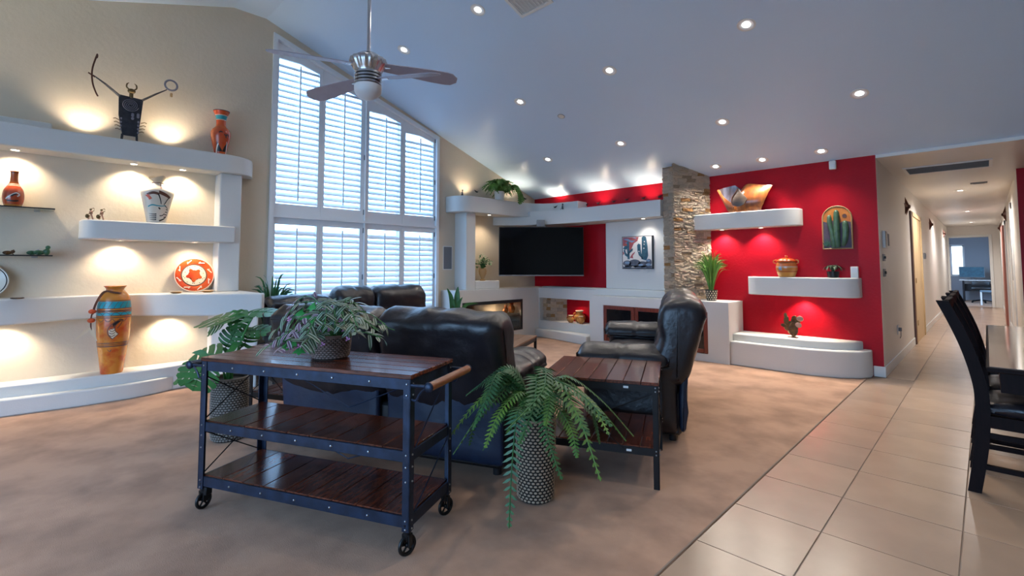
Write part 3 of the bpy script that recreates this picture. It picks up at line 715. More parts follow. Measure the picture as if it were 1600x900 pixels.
make_sofa('leather_sofa', 'black leather sofa under the shutter window, only its three headrests showing', (-5.40, 2.75, 0), rad(-90), 1.96, 3, 1.02, [.955,.955,.875], 57)

# ------------------------------------------------------------------ plank tables with iron frames
def planks(parent, x0, x1, y0, y1, z0, z1, n, along='x', m=None):
    for k in range(n):
        b = MB()
        if along == 'x':
            w = (y1-y0)/n; b.box(x0, x1, y0+w*k+.0015, y0+w*(k+1)-.0015, z0, z1, .0025)
        else:
            w = (x1-x0)/n; b.box(x0+w*k+.0015, x0+w*(k+1)-.0015, y0, y1, z0, z1, .0025)
        b.build('plank', m or ('wood' if along == 'x' else 'woodY'), parent)
def angle_leg(b, x, y, sx, sy, z0, z1, w=.035, th=.005):
    b.box(min(x,x+sx*w), max(x,x+sx*w), min(y,y+sy*th), max(y,y+sy*th), z0, z1); b.box(min(x,x+sx*th), max(x,x+sx*th), min(y,y+sy*w), max(y,y+sy*w), z0, z1)
CL, CD = 1.205, .375                                   # cart size
t = thing('plank_cart', 'long rolling cart with dark red plank shelves on a blue grey iron frame', 'cart', (-2.862, .66, 0), A1)
def rail_frame(parent, z0, z1, nm):
    b = MB()
    b.box(0, CL, -.004, .006, z0, z1, .0015); b.box(0, CL, CD-.006, CD+.004, z0, z1, .0015)
    b.box(-.004, .006, .006, CD-.006, z0, z1, .0015); b.box(CL-.006, CL+.004, .006, CD-.006, z0, z1, .0015)
    b.box(.006, CL-.006, .006, .03, z0, z0+.005); b.box(.006, CL-.006, CD-.03, CD-.006, z0, z0+.005)
    return b.build(nm, 'iron', parent)
tp = rail_frame(t, .690, .738, 'top_rail')
planks(tp, -.012, CL+.012, -.012, CD+.012, .738, .757, 5, 'x')
md = rail_frame(t, .388, .434, 'middle_rail'); planks(md, .008, CL-.008, .008, CD-.008, .414, .4385, 9, 'y')
lo = rail_frame(t, .118, .166, 'bottom_rail'); planks(lo, .008, CL-.008, .008, CD-.008, .148, .1705, 9, 'y')
bolts = MB()
for (x, y, sx, sy) in ((0,0,1,1), (CL,0,-1,1), (CL,CD,-1,-1), (0,CD,1,-1)):
    b = MB(); angle_leg(b, x-sx*.008, y-sy*.008, sx, sy, .105, .737); lg = b.build('leg', 'iron', t)
    b = MB(); b.tube([(x+sx*.012,y+sy*.012,.135),(x+sx*.012,y+sy*.012,.098),(x+sx*.012,y+sy*.012,.07)], [.022,.017,.014], 10)
    b.box(x+sx*.012-.018, x+sx*.012-.013, y+sy*.012-.013, y+sy*.012+.013, .04, .09); b.box(x+sx*.012+.013, x+sx*.012+.018, y+sy*.012-.013, y+sy*.012+.013, .04, .09); b.box(x+sx*.012-.018, x+sx*.012+.018, y+sy*.012-.013, y+sy*.012+.013, .086, .092)
    if x == 0 and y == 0: b.box(x+.03, x+.05, y-.005, y+.03, .075, .115, .003)
    b.build('caster_fork', 'blackmetal', lg)
    b = MB(); b.mx = M.Translation((x+sx*.012, y+sy*.012, .044)) @ M.Rotation(rad(90 if (x==0) else 65), 4, 'Z')
    b.torus((0,0,0), .036, .008, 24, 8, 'y'); b.ball((0,0,0), .011, 10, 6, (1,1.1,1))
    for k in range(5):
        a = 2*PI*k/5+.3; b.tube([(0,0,0),(.034*math.cos(a),0,.034*math.sin(a))], .0045, 6)
    b.build('wheel', 'blackmetal', lg)
    for z in (.717, .67, .42, .37, .40-.09, .15, .115):
        bolts.ball((x+sx*.010, y-sy*.009, z), .0045, 6, 4); bolts.ball((x-sx*.009, y+sy*.012, z), .0045, 6, 4)
for z in (.714, .411, .142):
    for k in range(1, 6): bolts.ball((CL*k/6, -.005, z), .0055, 6, 4); bolts.ball((CL*k/6, CD+.005, z), .0055, 6, 4)
stuff(bolts.build('bolts', 'bolt', t))
for (xe, s) in ((CL, 1), (0, -1)):
    b = MB(); b.cyl((xe+s*.095,-.005,.712), (xe+s*.095,CD+.005,.712), .019, 14); h = b.build('push_handle', 'handle' if s > 0 else 'iron', t)
    for y in (.0, CD):
        b = MB(); b.tube([(xe, y, .712),(xe+s*.05, y, .712),(xe+s*.095, y, .712)], .008, 8); b.ball((xe+s*.095, y-.008 if y == 0 else y+.008, .712), .022, 12, 8, (1,.5,1))
        b.tube(smooth_path([(xe,y,.655),(xe+s*.03,y,.65),(xe+s*.045,y,.675),(xe+s*.07,y,.70),(xe+s*.095,y,.705)], 4), .005, 6)
        b.build('handle_bracket', 'iron', h)
for p0, p1 in (((0,.01,.66),(0,CD-.01,.44)), ((0,CD-.01,.66),(0,.01,.44)), ((0,.01,.385),(0,CD-.01,.17)), ((0,CD-.01,.385),(0,.01,.17)),
               ((CL,CD-.01,.70),(CL,.02,.41)), ((CL,CD-.01,.385),(CL,.02,.15)),
               ((.03,CD,.69),(CL*.5,CD,.46)), ((CL-.03,CD,.69),(CL*.5,CD,.46)), ((.03,CD,.385),(CL*.5,CD,.19)), ((CL-.03,CD,.385),(CL*.5,CD,.19))):
    b = MB(); b.cyl(p0, p1, .0032, 6); b.build('brace_wire', 'blackmetal' if p0[0] == 0 else 'iron', t)

def plank_table(name, label, loc, rz, w, d, h, n, lower=True, along='y', m='woodY', cat='end table'):
    t = thing(name, label, cat, loc, rz)
    for (z0, z1) in ((h-.055, h-.018), (.175, .215)) if lower else ((h-.06, h-.02),):
        b = MB(); b.box(0, w, 0, .006, z0, z1); b.box(0, w, d-.006, d, z0, z1); b.box(0, .006, .006, d-.006, z0, z1); b.box(w-.006, w, .006, d-.006, z0, z1)
        b.build('frame', 'blackmetal', t)
    planks(t, -.008, w+.008, -.008, d+.008, h-.018, h, n, along, m)
    if lower:
        for k in range(n):
            b = MB(); wv = (w-.016)/n; b.box(.008+wv*k+.0015, .008+wv*(k+1)-.0015, .008, d-.008, .198, .22, .0025); b.build('shelf_plank', m, t)
    bl = MB()
    for (x, y, sx, sy) in ((0,0,1,1), (w,0,-1,1), (w,d,-1,-1), (0,d,1,-1)):
        b = MB(); angle_leg(b, x-sx*.004, y-sy*.004, sx, sy, 0, h-.018, .032, .006); b.build('leg', 'blackmetal', t)
        for z in (h-.03, h-.05, .205, .185)[:4 if lower else 2]: bl.ball((x+sx*.012, y-sy*.006, z), .0045, 6, 4); bl.ball((x-sx*.006, y+sy*.012, z), .0045, 6, 4)
    stuff(bl.build('bolts', 'bolt', t))
    if lower:
        for p0, p1 in (((.02,0,h-.06),(w*.5,0,h-.20)), ((w-.02,0,h-.06),(w*.5,0,h-.20)), ((w*.38,0,.36),(w*.72,0,.20)), ((w,.03,h-.06),(w,d-.03,.22)), ((w,d-.03,h-.06),(w,.03,.22)), ((0,.03,h-.06),(0,d-.03,.22)), ((0,d-.03,h-.06),(0,.03,.22))):
            b = MB(); b.cyl(p0, p1, .003, 6); b.build('brace_wire', 'blackmetal', t)
        for (x, z) in ((w*.74, h-.036), (w*.76, .195)):
            b = MB(); b.box(x-.014, x+.014, -.003, .001, z-.006, z+.006, .001); b.build('metal_tag', 'whiteplastic', t)
    return t
A2 = rad(26); E1 = V((math.cos(A2), math.sin(A2))); E2 = V((-math.sin(A2), math.cos(A2)))
FLc = V((-1.318, 2.478)) - E1*.66
plank_table('end_table', 'square dark plank end table with a lower shelf, beside the right loveseat', (FLc.x, FLc.y, 0), A2, .66, .62, .577, 7)
plank_table('end_table', 'dark plank end table mostly hidden between monstera and loveseat', (-4.24, 1.30, 0), A1, .55, .55, .577, 6)
cn = V((-3.6, 4.03)) - E1*.72 - E2*1.15
plank_table('coffee_table', 'brown plank coffee table between the sofas', (cn.x, cn.y, 0), A2, .72, 1.15, .45, 6, False, 'y', 'brownwood', 'coffee table')

# ------------------------------------------------------------------ dining set
t = thing('dining_table', 'dining table with a glossy top at the right edge', 'table', (-.02, 3.12, 0))
b = MB(); b.box(0, 1.05, 0, 2.22, .735, .757, .004); b.build('table_top', 'espresso', t)
b = MB(); b.box(.012, 1.038, .012, 2.208, .757, .760); b.build('top_surface', 'tabletop', t)
b = MB(); b.box(.045, 1.0, .05, .075, .64, .735); b.box(.045, 1.0, 2.145, 2.17, .64, .735); b.box(.045, .07, .075, 2.145, .64, .735); b.box(.975, 1.0, .075, 2.145, .64, .735); b.build('apron', 'espresso', t)
for x in (.48, ):
    for y in (.5, 1.7): b = MB(); b.box(x, x+.12, y, y+.12, 0, .64, .006); b.build('leg', 'espresso', t)
def make_chair(loc, label):
    """faces +x; rear uprights at local x=0"""
    t = thing('dining_chair', label, 'chair', loc, 0, 'dining chairs')
    w = .46
    prof = smooth_path([(-.030,0,0),(-.008,0,.14),(.012,0,.30),(.018,0,.45),(.012,0,.58),(-.025,0,.75),(-.075,0,.90),(-.125,0,1.025)], 5)
    for y in (0, w-.036):
        b = MB(); n = len(prof); vs = []; fs = []
        for i,p in enumerate(prof):
            hw = .030 - .006*abs(i/(n-1)-.45)
            vs += [(p.x-hw,y,p.z),(p.x+hw,y,p.z),(p.x+hw,y+.036,p.z),(p.x-hw,y+.036,p.z)]
        for i in range(n-1):
            for k in range(4): fs.append((i*4+k,i*4+(k+1)%4,(i+1)*4+(k+1)%4,(i+1)*4+k))
        fs += [(3,2,1,0), tuple(range((n-1)*4, n*4))]; b.add(vs, fs); b.build('rear_leg', 'espresso', t)
        b = MB(); b.box(.385, .425, y, y+.036, 0, .42, .003); b.build('front_leg', 'espresso', t)
        b = MB(); b.box(.03, .39, y+.006, y+.03, .30, .325); b.build('side_stretcher', 'espresso', t)
        b = MB(); b.box(.0, .39, y+.006, y+.03, .13, .155); b.build('side_stretcher', 'espresso', t)
        b = MB(); b.box(.02, .40, y+.004, y+.032, .355, .42, .002); b.build('seat_rail', 'espresso', t)
    for z, h, dx in ((.97,.06,-.10),(.62,.035,.0)):
        b = MB(); b.box(dx-.02, dx+.008, .036, w-.036, z, z+h, .004); b.build('back_rail', 'espresso', t)
    for k in range(4):
        b = MB(); y = .075+k*.085; b.tube([(.0,y,.64),(-.03,y,.76),(-.07,y,.88),(-.105,y,.98)], .012, 4); b.build('back_slat', 'espresso', t)
    b = MB(); b.box(.385, .42, .036, w-.036, .36, .42); b.build('seat_rail', 'espresso', t)
    b = MB(); loft(b, [(.03,.425),(.025,.455),(.06,.485),(.2,.497),(.36,.487),(.42,.46),(.42,.43),(.35,.42),(.1,.42)], .005, w-.005, .04, lambda s,p,q:(p,s,q), 8, 5, .003)
    b.build('seat_cushion', 'leather', t, angle=60)
    return t
c0 = make_chair((-.062, 3.655, 0), 'dark wood dining chair with black seat, nearest of the row along the table')
copy_thing(c0, (-.066, 4.22, 0), 0, 'dark wood dining chair, second in the row along the table')
copy_thing(c0, (-.070, 4.78, 0), 0, 'dark wood dining chair, farthest of the row along the table')

# ------------------------------------------------------------------ ceiling fan
t = thing('ceiling_fan', 'brushed nickel ceiling fan with four grey blades on a long rod', 'ceiling fan', (-3.22, 1.735, 2.45))
zt = 4.17-2.45
b = MB(); b.cyl((0,0,.34), (0,0,zt-.02), .0125, 14); b.build('downrod', 'nickel', t)
b = MB(); b.lathe([(.02,zt-.09),(.06,zt-.05),(.065,zt-.005),(.0,zt)], 24); b.build('canopy', 'nickel', t)
b = MB(); b.lathe([(.02,.350),(.070,.346),(.085,.335),(.100,.322),(.130,.305),(.134,.290),(.122,.262),(.104,.228),(.094,.214),(.092,.205)], 108, True, lambda a,z: 1+(.030*math.cos(18*a) if .22 < z < .33 else 0)); b.build('motor_housing', 'nickel', t)
for k in range(4):
    z = .115+k*.024; b = MB(); b.lathe([(.086,z),(.098,z+.002),(.099,z+.009),(.098,z+.016),(.086,z+.018)], 36); b.build('cooling_ring', 'nickel', t)
b = MB(); b.cyl((0,0,.10), (0,0,.21), .083, 32); b.build('core', 'plastic', t)
b = MB(); b.lathe([(.0001,.0),(.03,.004),(.062,.018),(.085,.042),(.097,.06),(.099,.085),(.099,.108),(.09,.112)], 36); b.build('light_bowl', 'frost', t)
def blade(tip, droot, zr, zt_, pitch, flip=1):
    d = V((tip[0]-t.location.x, tip[1]-t.location.y)); L = d.length; a = math.atan2(d.y, d.x)
    b = MB(); b.mx = M.Rotation(a, 4, 'Z')
    vs = []; st = 14
    for i in range(st+1):
        s = i/st; x = droot+(L-droot)*s; w = .048+.03*min(1, s*1.5)
        if s > .86: w *= math.sqrt(max(.02, 1-((s-.86)/.15)**2))
        z = zr+(zt_-zr)*s
        for (yy, dz) in ((-w,-.003),(w,-.003),(w,.003),(-w,.003)):
            vs.append((x, yy*math.cos(pitch)-dz*math.sin(pitch), z+yy*math.sin(pitch)+dz*math.cos(pitch)))
    fs = []
    for i in range(st):
        for k in range(4): fs.append((i*4+k,i*4+(k+1)%4,(i+1)*4+(k+1)%4,(i+1)*4+k))
    fs += [(3,2,1,0), tuple(range(st*4, st*4+4))]
    b.add(vs, fs); bl = b.build('blade', 'blade', t)
    b = MB(); b.mx = M.Rotation(a, 4, 'Z'); b.box(.07, droot+.06, -.02, .02, zr-.006+.0, zr+.006, .003); b.build('blade_bracket', 'nickel', bl)
blade((-3.545,1.127), .10, .265, .285, rad(-13)); blade((-2.90,2.318), .10, .262, .225, rad(-13))
blade((-3.86,1.57), .10, .155, .14, rad(14)); blade((-2.74,2.03), .10, .155, .15, rad(14))

# ------------------------------------------------------------------ television, painting, wall items
tvL, tvR = V((-5.706,5.467)), V((-4.71,6.45)); dv = tvR-tvL
t = thing('television', 'large black flat television mounted across the corner', 'television', (tvL.x, tvL.y, 1.06), math.atan2(dv.y, dv.x))
W = dv.length
b = MB(); b.box(0, W, .0, .05, 0, .81, .006); b.build('body', 'plastic', t)
b = MB(); b.box(.012, W-.012, -.002, .001, .022, .798); b.build('screen', 'screen', t)
b = MB(); b.box(0, W, -.004, .0, 0, .016, .002); b.build('bottom_bezel', 'greyplastic', t)
b = MB(); b.box(W*.5-.2, W*.5+.2, .05, .07, .2, .6); b.tube([(W*.5,.06,.4),(W*.5-.12,.4,.4),(W*.5,.72,.4),(W*.5,1.0,.4)], .022, 8); b.build('wall_mount', 'blackmetal', t)
b = MB(); b.box(W*.5-.075, W*.5+.062, -.012, .05, .805, .92, .012, 2); o = b.build('camera_box', 'greyplastic'); o.matrix_world = M.Translation((tvL.x, tvL.y, 1.06+.007)) @ M.Rotation(math.atan2(dv.y, dv.x), 4, 'Z')
tag(o, 'small grey box standing on the top edge of the television', 'speaker')

t = thing('cactus_painting', 'square painting of dark teal cacti over rounded rocks on the white panel', 'painting', (-3.99, 6.488, 1.18))
pw, ph = .515, .495
def flat(parent, name, polys, m, y, th=.0012):
    b = MB()
    for p in polys: xz_prism(b, [(x*pw, z*ph) for x, z in p], y-th, y)
    return b.build(name, m, parent, smooth=False)
b = MB(); b.box(0, pw, -.03, 0, 0, ph); b.build('canvas', 'plastic', t)
flat(t, 'picture_ground', [[(.02,.02),(.97,.02),(.97,.98),(.02,.98)]], 'canvas_white', -.03)
flat(t, 'picture_sky', [[(.03,.97),(.56,.97),(.52,.85),(.40,.78),(.33,.64),(.26,.5),(.24,.62),(.15,.66),(.03,.72)], [(.26,.34),(.34,.46),(.44,.53),(.42,.48),(.36,.40),(.37,.32)], [(.03,.55),(.08,.48),(.03,.42)]], 'art_red', -.0312)
flat(t, 'picture_clouds', [[(.03,.92),(.2,.86),(.34,.80),(.46,.86),(.3,.87),(.2,.93)], [(.1,.8),(.26,.74),(.2,.82)], [(.35,.95),(.5,.9),(.44,.96)]], 'art_blue', -.0324)
def blob(cx, cz, rx, rz, n=14, ph_=0): return [(cx+rx*math.cos(2*PI*i/n+ph_), cz+rz*math.sin(2*PI*i/n+ph_)) for i in range(n)]
flat(t, 'picture_cactus', [[(.64,.3),(.80,.26),(.86,.4),(.84,.7),(.80,.96),(.72,.99),(.66,.95),(.66,.6)], [(.62,.36),(.70,.28),(.64,.46),(.62,.62),(.62,.74),(.55,.77),(.51,.72),(.52,.55),(.56,.42)], [(.19,.3),(.26,.3),(.25,.6),(.24,.84),(.20,.86),(.17,.82),(.18,.55)],
   [(.06,.56),(.10,.62),(.13,.5),(.19,.44),(.19,.36),(.10,.42)], [(.22,.4),(.26,.48),(.36,.56),(.37,.62),(.33,.62),(.22,.52)], [(.03,.62),(.12,.72),(.18,.70),(.17,.6),(.12,.6)]], 'art_teal', -.0336)
flat(t, 'picture_rocks', [blob(.17,.16,.14,.10), blob(.42,.17,.20,.12), blob(.68,.14,.16,.09), blob(.88,.2,.09,.10), [(.03,.02),(.97,.02),(.97,.10),(.03,.10)]], 'art_rock', -.0348)
flat(t, 'picture_highlights', [blob(.18,.19,.09,.04), blob(.62,.12,.08,.03), blob(.86,.13,.08,.04), blob(.86,.25,.06,.03)], 'art_blue', -.036)
flat(t, 'picture_spots', [blob(.75,.82,.018,.02,8), blob(.74,.74,.016,.018,8), blob(.73,.62,.02,.02,8), blob(.57,.53,.018,.018,8), blob(.07,.09,.02,.03,8), blob(.36,.06,.02,.02,8), blob(.33,.05,.012,.02,8), blob(.40,.05,.012,.02,8)], 'canvas_white', -.0372)

t = thing('cactus_plaque', 'arched wall plaque with three raised green cacti under an orange sky', 'plaque', (-1.373, YW, 1.42))
aw_, ah = .298, .51
def archpoly(i): 
    r = aw_/2-i
    return [(i,i),(aw_-i,i)]+[(aw_/2+r*math.cos(rad(a)), ah-aw_/2*1.0+r*math.sin(rad(a))) for a in range(0, 181, 12)]
b = MB(); xz_prism(b, archpoly(0), -.03, 0)
b.build('frame', 'goldframe', t, smooth=False)
b = MB(); xz_prism(b, archpoly(.012), -.032, -.029); b.build('sky_panel', 'art_orange', t, smooth=False)
b = MB(); xz_prism(b, [(.013,.013),(aw_-.013,.013),(aw_-.013,.31),(.22,.33),(.18,.30),(.1,.34),(.06,.31),(.013,.33)], -.034, -.0315); b.build('hills_panel', 'art_purple', t, smooth=False)
b = MB(); b.tube(archpoly(.006)[0:0] or [(x,-.032,z) for x,z in archpoly(.006)+[archpoly(.006)[0]]], .008, 6); b.build('rim', 'goldframe', t)
for pts, r in (([(.115,-.045,.02),(.11,-.05,.12),(.10,-.05,.20),(.082,-.052,.29),(.078,-.05,.37),(.08,-.045,.40)], [.022,.028,.026,.027,.024,.012]), ([(.155,-.045,.02),(.15,-.055,.15),(.15,-.055,.30),(.15,-.055,.42),(.15,-.045,.452)], [.026,.032,.031,.028,.012]), ([(.205,-.045,.035),(.225,-.05,.10),(.235,-.052,.20),(.232,-.05,.29),(.225,-.045,.325)], [.016,.028,.032,.030,.012])):
    b = MB(); b.tube(smooth_path(pts, 4), [r[min(len(r)-1, i//4)]*(1-(i%4)/4)+r[min(len(r)-1, i//4+1)]*((i%4)/4) for i in range((len(pts)-1)*4+1)], 12); b.build('cactus', 'cactus', t)
b = MB(); b.lathe([(.022,0),(.022,.004),(.001,.005)], 16); o = b.build('red_sun', 'brownpaint', t); o.location = (.225,-.032,.385); o.rotation_euler = (PI/2,0,0)
b = MB()
for k in range(7):
    a = rad(30+20*k); leaf_strip(b, [(.05,-.036,.03),(.05+.035*math.cos(a),-.045,.03+.05*math.sin(a)),(.05+.06*math.cos(a),-.04,.03+.10*math.sin(a))], [.006,.006,.001], V((0,1,0)))
b.build('agave', 'frog', t)

t = thing('motion_sensor', 'white motion sensor high on the red wall', 'sensor', (-1.245, YW, 2.36))
b = MB(); b.box(-.036, .036, -.05, 0, 0, .105, .012, 2); b.build('body', 'whiteplastic', t)
b = MB(); b.box(-.024, .024, -.054, -.045, .015, .06, .004); b.build('lens', 'frost', t)
b = MB(); b.box(-.012, .012, -.02, 0, .1, .112); b.build('bracket', 'whiteplastic', t)
t = thing('speaker_grille', 'rectangular grey in-wall speaker grille right of the window', 'speaker', (XW, 4.545, 1.165))
b = MB(); b.box(0, .006, 0, .18, 0, .37, .002); b.build('frame', 'trim', t)
b = MB(); b.box(.005, .009, .012, .168, .012, .358, .001); b.build('grille', 'greyplastic', t)
t = thing('intercom', 'white intercom with a black side screen on the hall wall corner', 'intercom', (-.84, 6.92, 1.43))
b = MB(); b.box(0, .03, 0, .33, 0, .20, .005); b.build('body', 'whiteplastic', t)
b = MB(); b.box(.0, .034, .005, .11, .006, .194, .004); b.build('screen', 'screen', t)
b = MB(); b.box(.029, .036, .16, .26, .03, .17, .002); b.build('handset', 'greyplastic', t)
for z, h, l in ((1.28,.08,'upper small grey switch plate below the intercom'), (1.10,.09,'lower small grey switch plate below the intercom')):
    t = thing('switch_plate', l, 'switch', (-.84, 6.88, z)); b = MB(); b.box(0, .008, 0, .16, 0, h, .002); b.build('plate', 'greyplastic', t)
    b = MB(); b.box(.008, .022, .06, .10, h*.35, h*.7, .002); b.build('toggle', 'blackmetal', t)
t = thing('wall_outlet', 'wall outlet with a plug low on the hall wall', 'outlet', (-.84, 7.85, .35)); b = MB(); b.box(0, .008, 0, .11, 0, .12, .002); b.build('plate', 'whiteplastic', t)
b = MB(); b.box(.008, .04, .03, .075, .04, .085, .004); b.tube([(.03,.05,.04),(.03,.05,-.02),(.02,.05,-.05)], .004, 5); b.build('plug', 'greyplastic', t)
t = thing('thermostat', 'small dark thermostat on the hall wall beyond the tan door', 'thermostat', (-.84, 11.95, 1.36)); b = MB(); b.box(0, .03, 0, .14, 0, .11, .003); b.build('body', 'greyplastic', t)
b = MB(); b.box(.029, .032, .02, .12, .03, .09); b.build('display', 'screen', t)
t = thing('return_air_grille', 'long grey return air grille in the hall ceiling', 'vent', (-.70, 7.62, HZ))
b = MB(); b.box(0, .80, 0, .03, -.012, 0); b.box(0, .80, .52, .55, -.012, 0); b.box(0, .03, .03, .52, -.012, 0); b.box(.77, .80, .03, .52, -.012, 0); b.build('frame', 'trim', t)
b = MB()
for k in range(22): y = .035+.022*k; b.box(.03, .77, y, y+.003, -.010, -.001)
b.box(.03, .77, .03, .52, -.001, 0); stuff(b.build('slats', 'greyplastic', t))
t = thing('air_vent', 'white ceiling air vent with slats, cut by the top edge of the picture', 'vent', (-2.95, 3.17, zc(3.17)), rot=(-math.atan(SL),0,0))
b = MB(); q = .20
b.box(-q, q, -.17, -.14, -.012, 0); b.box(-q, q, .14, .17, -.012, 0); b.box(-q, -q+.03, -.14, .14, -.012, 0); b.box(q-.03, q, -.14, .14, -.012, 0); b.box(-q+.03, q-.03, -.14, .14, -.001, 0); b.build('frame', 'trim', t)
for k in range(9):
    x = -q+.045+k*.038; b = MB(); b.mx = M.Translation((x,0,-.007)) @ M.Rotation(rad(40),4,'Y'); b.box(-.011, .011, -.14, .14, -.001, .001); b.build('slat', 'trim', t)
t = thing('sprinkler_cover', 'small flat white disc in the sloped ceiling among the recessed lights', 'ceiling disc', (-3.82, 4.77, zc(4.77)), rot=(-math.atan(SL),0,0))
b = MB(); b.lathe([(.04,0),(.04,-.008),(.02,-.012),(.0005,-.012)][::-1], 18); b.build('disc', 'trim', t)
b = MB(); b.torus((0,0,-.004), .045, .003, 18, 6); b.build('ring', 'greyplastic', t)
t = thing('smoke_detector', 'small dark slot fitting in the hall ceiling beyond the return grille', 'detector', (.0, 9.7, HZ)); b = MB(); b.box(-.12, .06, -.06, .06, -.012, 0, .003); b.build('body', 'greyplastic', t)
b = MB(); b.box(-.09, .03, -.02, .02, -.016, -.011); b.build('slot', 'blackmetal', t)

# barn stars along the hall
def star(loc, r, face, label):
    t = thing('barn_star', label, 'wall star', loc, 0, 'metal stars along the hall', rot=(0, 0, 0))
    b = MB(); vs = [(face*.055,0,0)]
    for k in range(10):
        a = PI/2+2*PI*k/10; q = r if k % 2 == 0 else r*.42; vs.append((0, q*math.cos(a), q*math.sin(a)))
    vs.append((0,0,0)); fs = []
    for k in range(10):
        i, j = 1+k, 1+(k+1)%10; fs += [(0,i,j),(11,j,i)]
    if face < 0: fs = [f[::-1] for f in fs]
    b.add(vs, fs); b.build('star_body', 'star', t, smooth=False)
    b = MB(); b.ball((face*.05,0,0), .03, 8, 6, (.5,1,1)); b.build('boss', 'star', t)
star((-.84,9.35,2.12), .155, 1, 'rusty metal star on the left hall wall before the tan door'); star((-.84,13.7,2.12), .15, 1, 'metal star on the left hall wall past the tan door'); star((-.84,18.3,2.14), .15, 1, 'metal star on the left hall wall near the far doorway')
star((.31,13.3,2.22), .17, -1, 'metal star high on the right hall wall, nearest one'); star((.31,17.6,2.2), .16, -1, 'metal star high on the right hall wall, farther one')

# office at the end of the hall
t = thing('office_desk', 'desk with a dark frame in the office at the end of the hall', 'desk', (-.7, 23.0, 0))
b = MB(); b.box(0, 1.5, 0, .65, .72, .745, .004); b.build('desk_top', 'trim', t)
for x in (.08, 1.36):
    b = MB(); b.box(x, x+.05, .05, .6, 0, .72); b.build('leg', 'blackmetal', t)
b = MB(); b.box(.13, 1.36, .3, .34, .35, .6); b.build('back_panel', 'blackmetal', t)
t = thing('computer_monitor', 'wide dark monitor on the office desk', 'monitor', (-.37, 23.3, .745))
b = MB(); b.box(-.33, .33, -.02, .02, .08, .46, .008); b.build('body', 'greyplastic', t)
b = MB(); b.box(-.31, .31, -.024, -.019, .10, .445); b.build('screen', 'art_teal', t)
b = MB(); b.box(-.12, .12, -.08, .10, 0, .012); b.cyl((0,.03,.01),(0,.03,.2), .02, 8); b.build('stand', 'greyplastic', t)
t = thing('computer_tower', 'black computer tower on the office desk right of the monitor', 'computer', (.10, 23.2, .745)); b = MB(); b.box(0, .2, 0, .4, 0, .42, .008); b.build('case', 'plastic', t)
b = MB(); b.box(.02, .18, -.006, 0, .05, .38); b.build('front_panel', 'screen', t)
t = thing('office_chair', 'black office chair at the hall end desk', 'chair', (-.15, 22.5, 0))
b = MB(); b.box(-.24, .24, -.22, .22, .44, .52, .03, 2); b.build('seat', 'plastic', t)
b = MB(); b.box(-.22, .22, -.26, -.20, .56, .72, .03, 2); b.build('backrest', 'plastic', t)
b = MB(); b.cyl((0,0,.06),(0,0,.45), .03, 10)
for k in range(5): a = 2*PI*k/5; b.tube([(0,0,.1),(.28*math.cos(a),.28*math.sin(a),.05)], .018, 6); b.ball((.28*math.cos(a),.28*math.sin(a),.027), .027, 8, 6)
b.build('pedestal', 'blackmetal', t)
t = thing('fabric_chair', 'chair draped in blue grey cloth at the right side of the far doorway', 'chair', (.02, 21.3, 0))
b = MB(); b.box(-.2, .25, -.2, .25, .40, .46, .02); b.build('seat', 'denim', t)
b = MB(); loft(b, [(.12,.46),(.2,.46),(.26,.8),(.22,.86),(.16,.8)], -.2, .22, .05, lambda s,p,q:(p,s,q)); b.build('backrest', 'denim', t)
for x in (-.17,.21):
    for y in (-.17,.21): b = MB(); b.cyl((x,y,0),(x,y,.41), .022, 8); b.build('leg', 'trim', t)
w2 = sroot('window_2')
b = MB(); b.box(-.95, -.89, 23.97, 24.0, .9, 2.0); b.box(-.60, -.55, 23.97, 24.0, .9, 2.0); b.box(-.95, -.55, 23.97, 24.0, 1.95, 2.02); b.box(-.95, -.55, 23.97, 24.0, .86, .92); b.build('frame', 'trim', w2)
b = MB(); b.box(-.90, -.60, 23.985, 23.995, .92, 1.95); b.build('bright_pane', 'daypane', w2)
spot('office_light', (-.2, 22.2, 2.3), (0,0,-1), 25, 150, (.85,.92,1), .9, .2)

